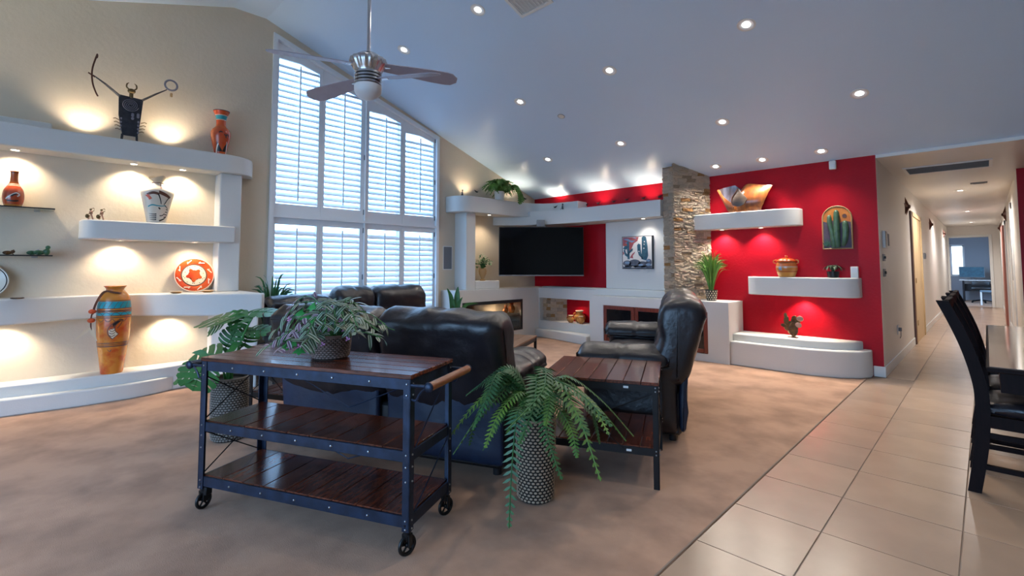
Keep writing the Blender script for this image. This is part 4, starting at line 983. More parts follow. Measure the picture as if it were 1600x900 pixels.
# ------------------------------------------------------------------ plants
def weave_pot(b, prof, nrows, ncol, amp):
    P = [V((r, z, 0)) for r, z in prof]
    L = [0]
    for i in range(1, len(P)): L.append(L[-1]+(P[i]-P[i-1]).length)
    def at(s):
        s *= L[-1]
        for i in range(1, len(P)):
            if s <= L[i]+1e-9: return P[i-1].lerp(P[i], (s-L[i-1])/(L[i]-L[i-1]))
        return P[-1]
    nu, nv = ncol*3, nrows*3+1
    def fn(u, v):
        p = at(v); row = v*nrows; k = int(row) if row < nrows else nrows-1
        q = abs(math.sin(PI*row)); c = abs(math.sin(PI*(u*ncol+(.5 if k % 2 else 0))))
        r = p.x+amp*q*(.25+.75*c); a = 2*PI*u
        return (r*math.cos(a), r*math.sin(a), p.y)
    b.grid(fn, nu, nv, True)
def bead_pot(t, prof, nrows, ncol, bm_, core_m, bead=(.9,.62)):
    pr = [(r-.004, z) for r, z in prof]
    b = MB(); b.lathe(pr, 28); b.build('basket_core', core_m, t)
    b = MB(); z0, z1 = .008, max(z for r, z in prof)-.004; h = (z1-z0)/nrows
    for j in range(nrows):
        z = z0+h*(j+.5); r = rad_at(prof, z); w = 2*PI*r/ncol
        for i in range(ncol):
            a = 2*PI*(i+.5*(j%2))/ncol; b.mx = M.Rotation(a, 4, 'Z') @ M.Translation((r-.001, 0, z)) @ M.Diagonal((.006, w*.5*bead[0], h*.5*bead[1]*1.25, 1))
            b.add([(1,0,0),(0,1,0),(0,.5,.86),(0,-.5,.86),(0,-1,0),(0,-.5,-.86),(0,.5,-.86)], [(0,1,2),(0,2,3),(0,3,4),(0,4,5),(0,5,6),(0,6,1)])
    b.mx = M.Identity(4); stuff(b.build('woven_beads', bm_, t, angle=80))
    b = MB(); rt, zt_ = [p for p in prof if p[1] == max(z for r, z in prof)][0]; b.torus((0,0,zt_), rt-.002, .007, 32, 8); b.build('basket_rim', bm_, t)
def rad_at(prof, z):
    for i in range(1, len(prof)):
        if prof[i][1] >= z and prof[i][1] > prof[i-1][1]:
            q = (z-prof[i-1][1])/(prof[i][1]-prof[i-1][1]); return prof[i-1][0]+(prof[i][0]-prof[i-1][0])*q
    return prof[-1][0]
def frond_mesh(seed, L, rise, droop, nl=34, lw=.066):
    r = random.Random(seed); b = MB()
    pts = smooth_path([(0,0,0),(L*.16,0,rise*.65),(L*.42,r.uniform(-.02,.02),rise),(L*.74,r.uniform(-.05,.05),rise-droop*.42),(L,r.uniform(-.07,.07),rise-droop)], 8)
    b.tube(pts[::2]+[pts[-1]], [.0032]*((len(pts)+1)//2)+[.001], 4)
    n = len(pts)-1
    for k in range(nl*2):
        s = (k//2+1.2)/(nl+1.2); side = 1 if k % 2 else -1
        i = min(n-1, int(s*n)); p = pts[i].lerp(pts[i+1], s*n-i); tg = (pts[i+1]-pts[i]).normalized()
        sd = tg.cross(V((0,0,1))); sd = sd.normalized() if sd.length > .1 else V((0,1,0)); sd *= side
        up = sd.cross(tg)*side
        l = lw*math.sin(PI*min(1, .18+.80*s))**.8*r.uniform(.85,1.1); w = .0078*34/(nl+10)*1.25
        d = (sd*.93+tg*.38).normalized(); dn = V((0,0,-1))*.22
        a, c, e = p, p+d*l*.5+dn*l*.25, p+d*l+dn*l
        b.add([a-tg*w*.6, a+tg*w*.6, c+tg*w+tg*.002, c-tg*w*.7, e], [(0,1,2,3),(3,2,4)] if side < 0 else [(3,2,1,0),(4,2,3)])
    return b.mesh('frond', 'fern', angle=60)
t = thing('potted_fern', 'large boston fern arching out of a tall woven basket on the carpet', 'plant', (-1.745, 1.945, 0), 0)
bead_pot(t, [(.088,0),(.098,.02),(.102,.2),(.106,.42),(.094,.40)], 26, 26, 'beads', 'darkcore', (.78,.62))
b = MB(); b.lathe([(.001,.02),(.09,.02),(.095,.39),(.001,.395)], 20); b.build('soil', 'soil', t)
fm = [frond_mesh(k, .37+.05*(k%3), .17+.04*(k%4), .20+.09*(k%3)) for k in range(6)]
for k in range(44):
    a = 2*PI*k/44*1.0+R.uniform(-.12,.12); s = R.uniform(.78,1.08)
    if -.55*math.cos(a)+.83*math.sin(a) > .35: s *= .62
    put('frond', fm[k%6], t, (.02*math.cos(a), .02*math.sin(a), .39), (R.uniform(-.3,.3), R.uniform(-.5,.45), a), (s,s,s))

def monstera_leaf(L, bend=.22):
    b = MB(); nl = 6
    out = lambda s: .50*L*math.sin(PI*min(1,(s*.93+.09)))**.65
    for side in (-1, 1):
        for k in range(nl):
            s0 = k/nl; s1 = (k+1)/nl-.022
            vs = []; m = 4
            for j in range(m+1):
                q = j/m
                for s in (s0, (s0+s1)/2, s1):
                    g = s+(q**1.5)*.16*(1 if k < nl-1 else .05) - (.10*q if k == 0 else 0)
                    taper = 1 if s == (s0+s1)/2 else 1-.06*q
                    if s == s1 and q > .35: g -= .014
                    x = L*(g-.06*(1-s)*q*(2 if k == 0 else .5)); y = side*out(s)*q*taper
                    vs.append((x, y, -bend*(x*x)/L - .35*bend*y*y/L*2 + .04*L*abs(y)/L))
            fs = []
            for j in range(m):
                for c in range(2):
                    f = (j*3+c, j*3+c+1, (j+1)*3+c+1, (j+1)*3+c); fs.append(f if side > 0 else f[::-1])
            b.add(vs, fs)
    b.tube([(L*i/8, 0, -bend*(L*i/8)**2/L+.002) for i in range(9)], [.004-.0035*i/8 for i in range(9)], 5)
    return b.mesh('leaf', 'monstera', angle=80)
mc = V((-3.88, 1.06, 0))
t = thing('potted_monstera', 'monstera with big split leaves in a woven basket behind the cart', 'plant', mc)
bead_pot(t, [(.10,0),(.112,.02),(.118,.2),(.118,.43),(.105,.41)], 26, 34, 'greybeads', 'darkcore', (.95,.72))
b = MB(); b.lathe([(.001,.02),(.10,.02),(.105,.39),(.001,.395)], 20); b.build('soil', 'soil', t)
def look(dirv, normal):
    x = V(dirv).normalized(); z = V(normal); z = (z-x*z.dot(x)).normalized(); y = z.cross(x)
    return M((x,y,z)).transposed().to_euler()
camdir = V((.96,-.27,.05))
for (a, tip, nrm) in (((-3.687,1.137,.862),(-3.935,.892,.900),(.22,-.12,1)), ((-3.80,1.07,.905),(-3.72,1.06,.800),(.35,-.15,.9)), ((-3.775,1.02,.85),(-3.86,.89,.790),(.40,-.2,.9)), ((-3.86,1.10,.875),(-3.69,1.28,.93),(.15,-.1,1)),
      ((-3.83,1.0,.63),(-3.77,1.05,.77),(.9,-.3,.3)), ((-3.81,1.12,.65),(-3.86,1.19,.78),(.9,-.2,.3)), ((-3.85,1.117,.745),(-3.72,1.25,.785),(.3,-.2,.9)), ((-3.60,.85,.65),(-3.64,.765,.42),(.9,-.4,.25)), ((-3.64,.99,.63),(-3.88,.73,.575),(.4,-.35,.85))):
    a, tip = V(a), V(tip); L = (tip-a).length*1.05
    lf = put('leaf', monstera_leaf(L), t, a-mc, look(tip-a, nrm))
    b = MB(); p0 = V((R.uniform(-.03,.03), R.uniform(-.03,.03), .39)); e = a-mc; mid = p0.lerp(e, .5)+V((0,0,.10*(1 if e.z > .6 else .5)))
    b.tube(smooth_path([p0, p0.lerp(mid,.6)+V((0,0,.03)), mid.lerp(e,.5), e], 4), [.007]*12+[.005], 6); b.build('stem', 'stem', t)

# striped trailing plant in a wicker basket on the cart
def stripe_mat():
    return mat('striped_leaf', (1,1,1), .4, bands=[(0,(.02,.075,.03)),(.0035,(.36,.42,.34)),(.0075,(.03,.10,.04)),(.0115,(.10,.05,.09)),(.0125,(.03,.10,.04)),(.0165,(.36,.42,.34)),(.0205,(.02,.075,.03)),(.0241,(0,0,0))], axis=0)
K['striped'] = stripe_mat()
K['stripedpurple'] = mat('striped_leaf_purple', (1,1,1), .4, bands=[(0,(.10,.05,.10)),(.0035,(.42,.40,.42)),(.0075,(.12,.06,.11)),(.0115,(.20,.09,.18)),(.0125,(.12,.06,.11)),(.0165,(.42,.40,.42)),(.0205,(.10,.05,.10)),(.0241,(0,0,0))], axis=0)
def small_leaf(m, L, w, bend):
    b = MB(); n = 6; vs = []; fs = []
    for i in range(n+1):
        s = i/n; hw = w*math.sin(PI*min(1,s*.96+.04))**.75
        for q in (-1, -.5, 0, .5, 1): vs.append((.012+hw*q, L*s, -bend*L*s*s+.15*abs(q)*hw))
    for i in range(n):
        for c in range(4): fs.append((i*5+c, i*5+c+1, (i+1)*5+c+1, (i+1)*5+c))
    b.add(vs, fs); return b.mesh('leaf', m, angle=80)
bc = V((-2.385, 1.105, .757))
t = thing('basket_plant', 'striped trailing plant with ivy and pink flowers in a dark wicker basket on the cart', 'plant', bc)
bead_pot(t, [(.084,0),(.090,.02),(.098,.10),(.102,.115),(.09,.10)], 11, 30, 'wicker', 'darkcore', (.98,.8))
b = MB(); b.lathe([(.001,.01),(.08,.01),(.088,.09),(.001,.095)], 18); b.build('soil', 'soil', t)
lms = [small_leaf('striped', .072, .0118, .35), small_leaf('striped', .060, .0118, .1), small_leaf('striped', .078, .012, .6), small_leaf('stripedpurple', .064, .0118, .3)]
iv = MB()
iv.add([(0,0,0),(.012,.012,0),(.028,.010,-.002),(.018,.026,0),(.012,.030,.002),(.0,.048,-.004),(-.012,.030,.002),(-.018,.026,0),(-.028,.010,-.002),(-.012,.012,0),(0,.018,.004)], [(10,i,i+1) for i in range(9)]+[(10,9,0)])
ivm = iv.mesh('ivy_leaf', 'ivy', angle=80)
flm = MB()
for k in range(3):
    a = 2*PI*k/3; flm.add([(0,0,0),(.013*math.cos(a-.6),.013*math.sin(a-.6),.004),(.019*math.cos(a),.019*math.sin(a),.008),(.013*math.cos(a+.6),.013*math.sin(a+.6),.004)], [(0,1,2,3)])
flm = flm.mesh('flower', 'pink', angle=80)
stems = MB(); nleaf = 0
rv = V((.7114,.7028,0))                             # the foliage is widest along this line
for k in range(32):
    a = 2*PI*k*7/32+R.uniform(-.1,.1); d = V((math.cos(a), math.sin(a), 0)); st = 1+.35*abs(d.dot(rv))
    ln = R.uniform(.12,.20)*st; h = R.uniform(.0,.15) if k % 3 else R.uniform(.15,.22)
    left = d.dot(rv) < -.5
    P = smooth_path([d*.03+V((0,0,.095)), d*.08+V((0,0,.13+h*.7)), d*(.08+ln*.45)+V((0,0,.13+h*.75)), d*(.06+ln)+V((0,0,.11+h*.35-(.05 if left else 0)))], 5)
    for p in P: p.z = max(p.z, .03)
    stems.tube(P, .0022, 4)
    for j in range(4, len(P), 2):
        for sgn in (-1, 1):
            if nleaf >= 288 or (d.y > .6 and R.random() < .5): continue
            tg = (P[j]-P[j-1]).normalized(); sd = tg.cross(V((0,0,1))).normalized()*sgn
            ld = (sd*R.uniform(.5,1)+tg*R.uniform(.2,.9)+V((0,0,R.uniform(-.5,.35)))).normalized()
            y = ld; z = V((0,0,1))+d*.3+V((.3,-.3,0))*.6; z = (z-y*z.dot(y)).normalized(); x = y.cross(z); s = R.uniform(.8,1.1)
            put('leaf', lms[3 if (d.dot(rv) < -.2 and R.random() < .6) else R.choice((0,1,2))], t, P[j], M((x,y,z)).transposed().to_euler(), (s,s,s)); nleaf += 1
stuff(stems.build('stems', 'stem', t))
for (x, z, n) in ((-.14,.21,3),(-.10,.18,3),(-.07,.24,2),(-.03,.21,2),(-.20,.05,2),(-.19,.08,1),(-.16,.02,1)):
    for k in range(n):
        p = rv*(x+R.uniform(-.025,.025)) + V((.06,-.05,z+R.uniform(-.02,.02))); put('ivy_leaf', ivm, t, p, (rad(R.uniform(35,80)), 0, rad(R.uniform(20,70))), (1.15,1.15,1.15))
for (x, z) in ((-.165,.205),(-.165,.075),(-.115,.075),(.03,.155),(.085,.20),(.0,.085),(-.14,.13),(.12,.11),(.045,.26),(.01,.285),(.10,.155)):
    p = rv*x + V((.085,-.08,z)); put('flower', flm, t, p, (rad(60), 0, rad(45)), (.72,.72,.72))
for (x, z) in ((.16,.185),(.15,.14)):
    o = put('flower', flm, t, rv*x+V((.05,-.05,z)), (rad(60),0,rad(45)), (1.5,1.5,1.5)); o['label'] = 'cream flower'
    o.data = o.data.copy(); o.data.materials[0] = K['whiteflower']

def blade_plant(name, label, loc, pot, pot_m, base_z, n, h, spread, w, m, seed, cat='plant', bias=(0,0), split=False, stiff=.55, xmin=None):
    t = thing(name, label, cat, loc); r = random.Random(seed)
    b = MB(); b.lathe(pot, 26, True); b.build('pot', pot_m, t)
    gb = MB()
    for k in range(n):
        a = r.uniform(0, 2*PI); q = r.uniform(.1,1)**.7; d = V((math.cos(a), math.sin(a), 0)); sp = spread*q; hh = h*r.uniform(.7,1)*(1-.25*q*q)
        x0 = d*r.uniform(0,.35)*pot[0][0]
        P = smooth_path([x0+V((0,0,base_z)), x0+d*sp*.25+V((0,0,base_z+hh*.5)), x0+d*sp*stiff+V((bias[0]*q*.5,bias[1]*q*.5,base_z+hh*.85)), x0+d*sp+V((bias[0]*q,bias[1]*q,base_z+hh*(1-.15*q)))], 3)
        if xmin is not None:
            for p in P: p.x = max(p.x, xmin)
        ws = [w*(1-(i/(len(P)-1))**2.2)+.0006 for i in range(len(P))]
        if split: gb = MB()
        leaf_strip(gb, P, ws, V((math.sin(a*3), math.cos(a*3), .3)))
        if split: gb.build('leaf', m, t, angle=80)
    if not split: stuff(gb.build('blades', m, t, angle=80))
    return t
t = blade_plant('potted_grass', 'tall green ornamental grass in a black and white patterned pot left of the red wall', (-2.615, 6.42, .765), [(.055,0),(.06,.005),(.078,.14),(.072,.142),(.068,.12)], 'blackpaint', .11, 150, .62, .24, .0065, 'grassleaf', 5)
b = MB()
for j in range(5):
    for i in range(14):
        a = 2*PI*(i+.5*(j%2))/14; z = .02+.026*j; r = .0595+.0185*z/.14+.001; s = .011
        old = b.mx; b.mx = M.Rotation(a, 4, 'Z') @ M.Translation((r, 0, z)); b.add([(0,-s*.8,0),(0,0,-s),(0,s*.8,0),(0,0,s)], [(0,1,2,3)]); b.mx = old
stuff(b.build('diamond_pattern', 'creampaint', t))
blade_plant('potted_yucca', 'spiky dark green plant between the long counter end and the window', (-5.82, 1.99, 0), [(.09,0),(.10,.01),(.125,.34),(.118,.345),(.11,.31)], 'greyplastic', .33, 46, .92, .34, .017, 'darkleaf', 8, split=True, xmin=-.15)
t = thing('snake_plant', 'snake plant with few broad upright leaves behind the loveseat, right of the window', 'plant', (-5.22, 4.17, 0))
b = MB(); b.lathe([(.07,0),(.09,.01),(.11,.28),(.1,.285),(.095,.25)], 24); b.build('pot', 'greyplastic', t)
for (dx, dy, h, w, lx, ly) in ((-.01,-.02,.92,.040,-.03,-.09),(.0,.03,.94,.052,.0,.02),(.03,.0,.80,.035,.08,.04),(.0,.06,.78,.030,.12,.26),(.02,-.04,.70,.035,.1,-.1)):
    b = MB(); P = smooth_path([(dx,dy,.26),(dx,dy,.26+(h-.26)*.4),(dx+lx*.35,dy+ly*.35,.26+(h-.26)*.8),(dx+lx,dy+ly,h if abs(ly) < .2 else h-.08)], 5)
    n = len(P)-1; leaf_strip(b, P, [w*(.55+.45*math.sin(PI*min(1,i/n+.2)))*(1-max(0,(i/n-.7)/.3)**1.6)+.0008 for i in range(n+1)], V((.7,-.7,.1)), .2); b.build('leaf', 'leaf', t, angle=80)
t = thing('soffit_fern', 'light green trailing fern in a white pot on the curved soffit', 'plant', (-5.73, 5.50, 2.31))
b = MB(); b.lathe([(.06,0),(.075,.01),(.085,.15),(.078,.152),(.07,.13)], 22); b.build('pot', 'whiteplastic', t)
K['fern2'] = K['limeleaf']
sm = [frond_mesh(60+k, .24, .16, .15, 16, .058) for k in range(4)]
for me in sm: me.materials[0] = K['limeleaf']
for k in range(90):
    a = R.uniform(0, 2*PI); s = R.uniform(.6,1.15); 
    put('frond', sm[k%4], t, (.03*math.cos(a), .03*math.sin(a), .14), (R.uniform(-.3,.3), R.uniform(-.9,.4), a), (s,s,s))
for k in range(10): put('frond', sm[k%4], t, (.06, .06, .12), (0, R.uniform(.25,.6), rad(R.uniform(10,75))), (1.45,1.2,1.2))
t = thing('flower_urn', 'small urn with a loose dark bouquet on the white block left of the television', 'vase', (-5.85, 5.24, .985))
b = MB(); b.lathe([(.045,0),(.048,.012),(.025,.03),(.03,.05),(.06,.11),(.068,.16),(.055,.19),(.066,.20),(.06,.202)], 22); b.build('urn', 'goldframe', t)
flm2 = flm.copy(); flm2.materials[0] = K['whiteflower']
sb = MB(); lfm = [small_leaf('leaf', .05, .012, .4), small_leaf('darkleaf', .045, .013, .2)]
for k in range(44):
    a = R.uniform(0,2*PI); d = V((math.cos(a), math.sin(a), 0)); h = R.uniform(.06,.25)*(1 if k else 1.6); sp = R.uniform(.03,.15)
    P = smooth_path([V((0,0,.18)), d*sp*.5+V((0,0,.18+h*.7)), d*sp+V((0,0,.18+h*(1 if sp < .10 else .5)))], 4); sb.tube(P, .0016, 3)
    for j in range(3, len(P), 2):
        put('leaf', lfm[k%2], t, P[j], (R.uniform(-.6,.8), R.uniform(-.5,.5), R.uniform(0,2*PI)))
    if k % 2 == 0: put('flower', flm2, t, P[-1], (rad(70),0,rad(80)), (1.1,1.1,1.1))
stuff(sb.build('stems', 'stem', t))
t = thing('succulent', 'small succulent with pale edged leaves in a dark pot on the lower red wall shelf', 'plant', (-1.262, 6.56, 1.088))
b = MB(); b.lathe([(.04,0),(.055,.01),(.062,.07),(.055,.072),(.05,.06)], 20); b.build('pot', 'plastic', t)
for k in range(20):
    a = 2*PI*k/20*2.4; q = .4+.6*(k/20); d = V((math.cos(a), math.sin(a), 0)); b = MB()
    P = smooth_path([d*.01+V((0,0,.065)), d*.05*q+V((0,0,.065+.075*(1.2-q*.5))), d*.10*q+V((0,0,.07+.07*(1.25-q*.7))), d*.125*q+V((0,0,.06+.04*(1.4-q)))], 3)
    n = len(P)-1; leaf_strip(b, P, [.013*math.sin(PI*(.15+.8*i/n))+.0005 for i in range(n+1)], V((0,0,1)), .35); b.build('leaf', 'succ', t, angle=80)

# ------------------------------------------------------------------ pottery
def rad_at(prof, z):
    for i in range(1, len(prof)):
        if prof[i][1] >= z and prof[i][1] > prof[i-1][1]:
            q = (z-prof[i-1][1])/(prof[i][1]-prof[i-1][1]); return prof[i-1][0]+(prof[i][0]-prof[i-1][0])*q
    return prof[-1][0]
def smooth_prof(prof, k=5): return [(max(p.x,.001), p.y) for p in smooth_path([(r,z,0) for r,z in prof], k)]
def stroke(b, prof, pts, w, off=.0012, flat=(1,1)):
    """painted line on a turned surface: pts are (angle in degrees, z)"""
    P = smooth_path([(a, z, 0) for a, z in pts], 4); vs = []; fs = []
    Q = []
    for p in P:
        r = rad_at(prof, p.y)+off; a = rad(p.x); Q.append(V((r*math.cos(a)*flat[0], r*math.sin(a)*flat[1], p.y)))
    for i, q in enumerate(Q):
        tg = (Q[min(i+1,len(Q)-1)]-Q[max(i-1,0)]).normalized(); nr = V((q.x,q.y,0)).normalized(); sd = tg.cross(nr).normalized()
        ww = w if not isinstance(w, (list,tuple)) else w[0]+(w[1]-w[0])*i/(len(Q)-1)
        vs += [q-sd*ww, q+sd*ww]
    for i in range(len(Q)-1): fs.append((i*2,i*2+1,i*2+3,i*2+2))
    b.add(vs, fs)
def ribbon(b, prof, lo, hi, off=.001, flat=(1,1)):
    A = smooth_path([(a,z,0) for a,z in lo], 4); B = smooth_path([(a,z,0) for a,z in hi], 4); vs = []; fs = []; m = 4
    for p, q in zip(A, B):
        for j in range(m+1):
            s = p.lerp(q, j/m); r = rad_at(prof, s.y)+off; a = rad(s.x); vs.append((r*math.cos(a)*flat[0], r*math.sin(a)*flat[1], s.y))
    for i in range(len(A)-1):
        for j in range(m): fs.append((i*(m+1)+j, i*(m+1)+j+1, (i+1)*(m+1)+j+1, (i+1)*(m+1)+j))
    b.add(vs, fs)
FC = -8                                          # angle (degrees) on the pots that faces the camera from the left wall
t = thing('floor_vase', 'tall orange painted floor vase with turquoise bands on the plaster step', 'vase', (-5.80, .595, .237))
pr = smooth_prof([(.080,0),(.084,.02),(.100,.15),(.118,.30),(.128,.45),(.124,.60),(.108,.70),(.080,.745),(.066,.765),(.078,.79),(.086,.80),(.07,.803)])
K['fv'] = mat('orange_vase_glaze', (.66,.23,.03), .24, col2=(.56,.075,.012), scale=6, contrast=(.48,.62), coat=.5)
b = MB(); b.lathe(pr, 36); b.build('body', 'fv', t)
b = MB(); ribbon(b, pr, [(a,.60) for a in range(-90,91,10)], [(a,.66) for a in range(-90,91,10)]); ribbon(b, pr, [(a,.535) for a in range(-90,91,10)], [(a,.562) for a in range(-90,91,10)]); stuff(b.build('turquoise_band', 'tealpaint', t))
b = MB()
for z, w in ((.667,.003),(.596,.003),(.577,.006),(.566,.002),(.53,.003),(.515,.004),(.285,.004),(.27,.003),(.255,.005)): stroke(b, pr, [(a,z) for a in range(-90,91,12)], w)
for k in range(9): a = -80+k*20; stroke(b, pr, [(a-7,.60),(a-2,.625),(a+7,.655)], .002)
for k in range(5): a = -60+k*30; stroke(b, pr, [(a-15,.535),(a-5,.56),(a+5,.558),(a+15,.536)], .002)
mo = FC+6
stroke(b, pr, [(mo+26,.495),(mo+12,.49),(mo-8,.46),(mo-22,.41),(mo-20,.36),(mo-6,.32)], [.004,.003]); stroke(b, pr, [(mo-6,.32),(mo+14,.365)], .003); stroke(b, pr, [(mo+26,.495),(mo+8,.46),(mo+0,.43),(mo+4,.39),(mo+14,.365)], .003)
stroke(b, pr, [(mo+27,.495),(mo+18,.45),(mo+8,.415)], .003)
for k in range(5): z = .35+k*.022; stroke(b, pr, [(mo-18+k,z+.008),(mo-8,z-.004),(mo+2,z+.01)], .0028)
stroke(b, pr, [(-25,.23),(-18,.21),(-10,.225),(-15,.205)], .002)
for k in range(4): a = -50+k*26; stroke(b, pr, [(a-12,.505),(a-6,.485),(a,.48),(a+6,.487),(a+12,.505)], .0025)
stuff(b.build('painted_lines', 'brownpaint', t))
b = MB(); ribbon(b, pr, [(mo+22,.489),(mo+4,.478),(mo-8,.452)], [(mo+10,.462),(mo-1,.44),(mo-3,.425)], .0008); b.build('painted_wing', 'blackpaint', t)
b = MB(); ribbon(b, pr, [(mo-20,.40),(mo-17,.36),(mo-6,.325)], [(mo-1,.425),(mo+2,.39),(mo+12,.365)], .0006); b.build('painted_cream_wing', 'creampaint', t)
b = MB(); ca_ = FC-62
P = [V((.08*math.cos(rad(FC+40)),.08*math.sin(rad(FC+40)),.735)), V((.095*math.cos(rad(FC)),.095*math.sin(rad(FC)),.745)), V((.07*math.cos(rad(FC-60)),.09*math.sin(rad(FC-60)),.75)), V((.06,-.135,.66)), V((.05,-.158,.56)), V((.05,-.165,.50)), V((.05,-.16,.42)), V((.06,-.13,.34))]
b.tube(smooth_path(P, 5), .006, 6); b.tube([p+V((.006,.004,-.01)) for p in smooth_path(P[:5], 5)], .0045, 6); b.build('cord', 'brownpaint', t)
b = MB(); b.ball((.05,-.158,.575), .030, 10, 8, (1,1,.7)); b.ball((.05,-.163,.495), .030, 10, 8, (1,1,.7)); stuff(b.build('bead', 'redpaint', t))
b = MB(); leaf_strip(b, [(.05,-.165,.43),(.055,-.20,.40),(.06,-.265,.335)], [.006,.016,.002], V((1,0,0))); leaf_strip(b, [(.05,-.16,.44),(.06,-.155,.39),(.07,-.12,.31)], [.008,.018,.002], V((1,0,0))); stuff(b.build('feather', 'creampaint', t))

t = thing('red_vase', 'bright red orange vase with a flared neck at the end of the top shelf', 'vase', (-5.86, 1.43, 2.412))
pr = smooth_prof([(.052,0),(.055,.02),(.078,.13),(.095,.22),(.088,.275),(.052,.32),(.046,.36),(.052,.42),(.078,.485),(.072,.488)])
b = MB(); b.lathe(pr, 32); b.build('body', 'orange', t)
b = MB(); ribbon(b, pr, [(a,.395) for a in range(-90,91,12)], [(a,.435) for a in range(-90,91,12)]); b.build('teal_band', 'tealpaint', t)
b = MB(); stroke(b, pr, [(a,.39) for a in range(-90,91,12)], .003); stroke(b, pr, [(a,.44) for a in range(-90,91,12)], .003); stroke(b, pr, [(-55,.0),(-45,.06),(-30,.12)], .006); stroke(b, pr, [(50,.02),(40,.09),(30,.15)], .004); stuff(b.build('white_lines', 'white_glaze', t))
b = MB(); ribbon(b, pr, [(-42,.04),(-42,.11),(-40,.15)], [(10,.04),(-8,.07),(-34,.125)]); ribbon(b, pr, [(4,.04),(10,.07),(18,.10)], [(40,.04),(38,.07),(36,.14)]); stroke(b, pr, [(-22,.235),(-14,.25),(-4,.24)], .006); stroke(b, pr, [(6,.225),(18,.21),(26,.23),(36,.205)], .006); stroke(b, pr, [(14,.20),(24,.19)], .005); stroke(b, pr, [(a,.488) for a in range(-90,91,15)], .004); stuff(b.build('black_motif', 'blackpaint', t))
t = thing('small_vase', 'small round orange bottle vase on the upper glass shelf', 'vase', (-5.90, -.10, 1.727))
pr = smooth_prof([(.050,0),(.055,.01),(.068,.07),(.062,.14),(.036,.19),(.026,.22),(.024,.28),(.028,.305),(.022,.306)])
K['sv'] = mat('rust_orange_glaze', (.42,.075,.025), .18, bands=[(0,(.45,.17,.03)),(.018,(.40,.06,.02)),(.178,(.72,.66,.5)),(.184,(.40,.06,.02)),(.190,(.72,.66,.5)),(.196,(.46,.10,.02)),(.29,(.10,.02,.01)),(.295,(.46,.10,.02)),(.31,(0,0,0))], coat=.5)
b = MB(); b.lathe(pr, 30); b.build('body', 'sv', t)
b = MB(); stroke(b, pr, [(-40,.06),(-15,.09),(15,.115),(32,.10),(20,.085)], .005); stroke(b, pr, [(-30,.075),(-5,.10)], .003); stuff(b.build('white_bird_motif', 'white_glaze', t))
b = MB(); stroke(b, pr, [(-10,.085),(5,.10),(18,.105)], .006); stroke(b, pr, [(-35,.05),(0,.045),(30,.05)], .006); stuff(b.build('black_motif', 'blackpaint', t))

t = thing('ivory_vase', 'ivory shouldered pottery vase with a painted bird on the short shelf', 'vase', (-5.87, .895, 1.645))
fl = (.62, 1.0)
pr = smooth_prof([(.072,0),(.080,.02),(.100,.12),(.125,.24),(.138,.31),(.118,.345),(.062,.375),(.042,.40),(.040,.415)], 5)
b = MB(); b.mx = M.Diagonal((fl[0],1,1,1)); b.lathe(pr, 40, True); b.build('body', 'white_glaze', t)
b = MB(); b.mx = M.Diagonal((fl[0],1,1,1))
b.grid(lambda u,v: ((.038+.030*v*(1+.35*math.sin(2*PI*u+2.2)))*math.cos(2*PI*u), (.038+.030*v*(1+.5*math.sin(2*PI*u+2.2)))*math.sin(2*PI*u), .415+v*(.045+.02*math.sin(2*PI*u*2+.5))), 26, 5, True); b.build('torn_lip', 'creampaint', t)
b = MB(); b.torus((0,0,.405), .044, .004, 20, 6); b.tube([(.03,.02,.40),(.05,.02,.36),(.064,.012,.33)], .003, 5); b.build('tie', 'brownpaint', t)
b = MB(); b.ball((.07,.005,.315), .018, 10, 8, (.6,1,1)); b.ball((.062,.02,.345), .013, 8, 6, (.6,1,1)); ribbon(b, pr, [(-52,.27),(-40,.245),(-36,.225)], [(-36,.28),(-30,.262),(-24,.24)], .002, fl); stuff(b.build('red_bead', 'redpaint', t))
b = MB(); ribbon(b, pr, [(-46,.285),(-20,.31),(0,.30)], [(-40,.27),(-18,.285),(0,.275)], .0015, fl); ribbon(b, pr, [(0,.325),(25,.30),(50,.265)], [(0,.29),(28,.265),(44,.25)], .0015, fl); stuff(b.build('brown_wing', 'brownpaint', t))
b = MB(); stroke(b, pr, [(-2,.29),(6,.24),(12,.19)], [.006,.003], .002, fl); stroke(b, pr, [(40,.255),(30,.21),(24,.185)], [.008,.003], .002, fl); stroke(b, pr, [(25,.18),(45,.155),(55,.10),(40,.05),(10,.025)], [.004,.007], .002, fl); stroke(b, pr, [(10,.075),(25,.08),(34,.10)], .004, .002, fl)
for k in range(4): stroke(b, pr, [(-45,.04+k*.018),(-22,.033+k*.018),(-6,.036+k*.018)], [.001,.006], .002, fl)
for k in range(4): stroke(b, pr, [(33+k*2,.06+k*.025),(42,.066+k*.025),(52,.06+k*.025)], .004, .002, fl)
stroke(b, pr, [(2,.155),(10,.14)], .006, .002, fl); stuff(b.build('black_motif', 'blackpaint', t))
b = MB(); stroke(b, pr, [(-45,.16),(-25,.178),(0,.172),(20,.172),(34,.182)], [.007,.003], .0025, fl); b.build('teal_line', 'tealpaint', t)

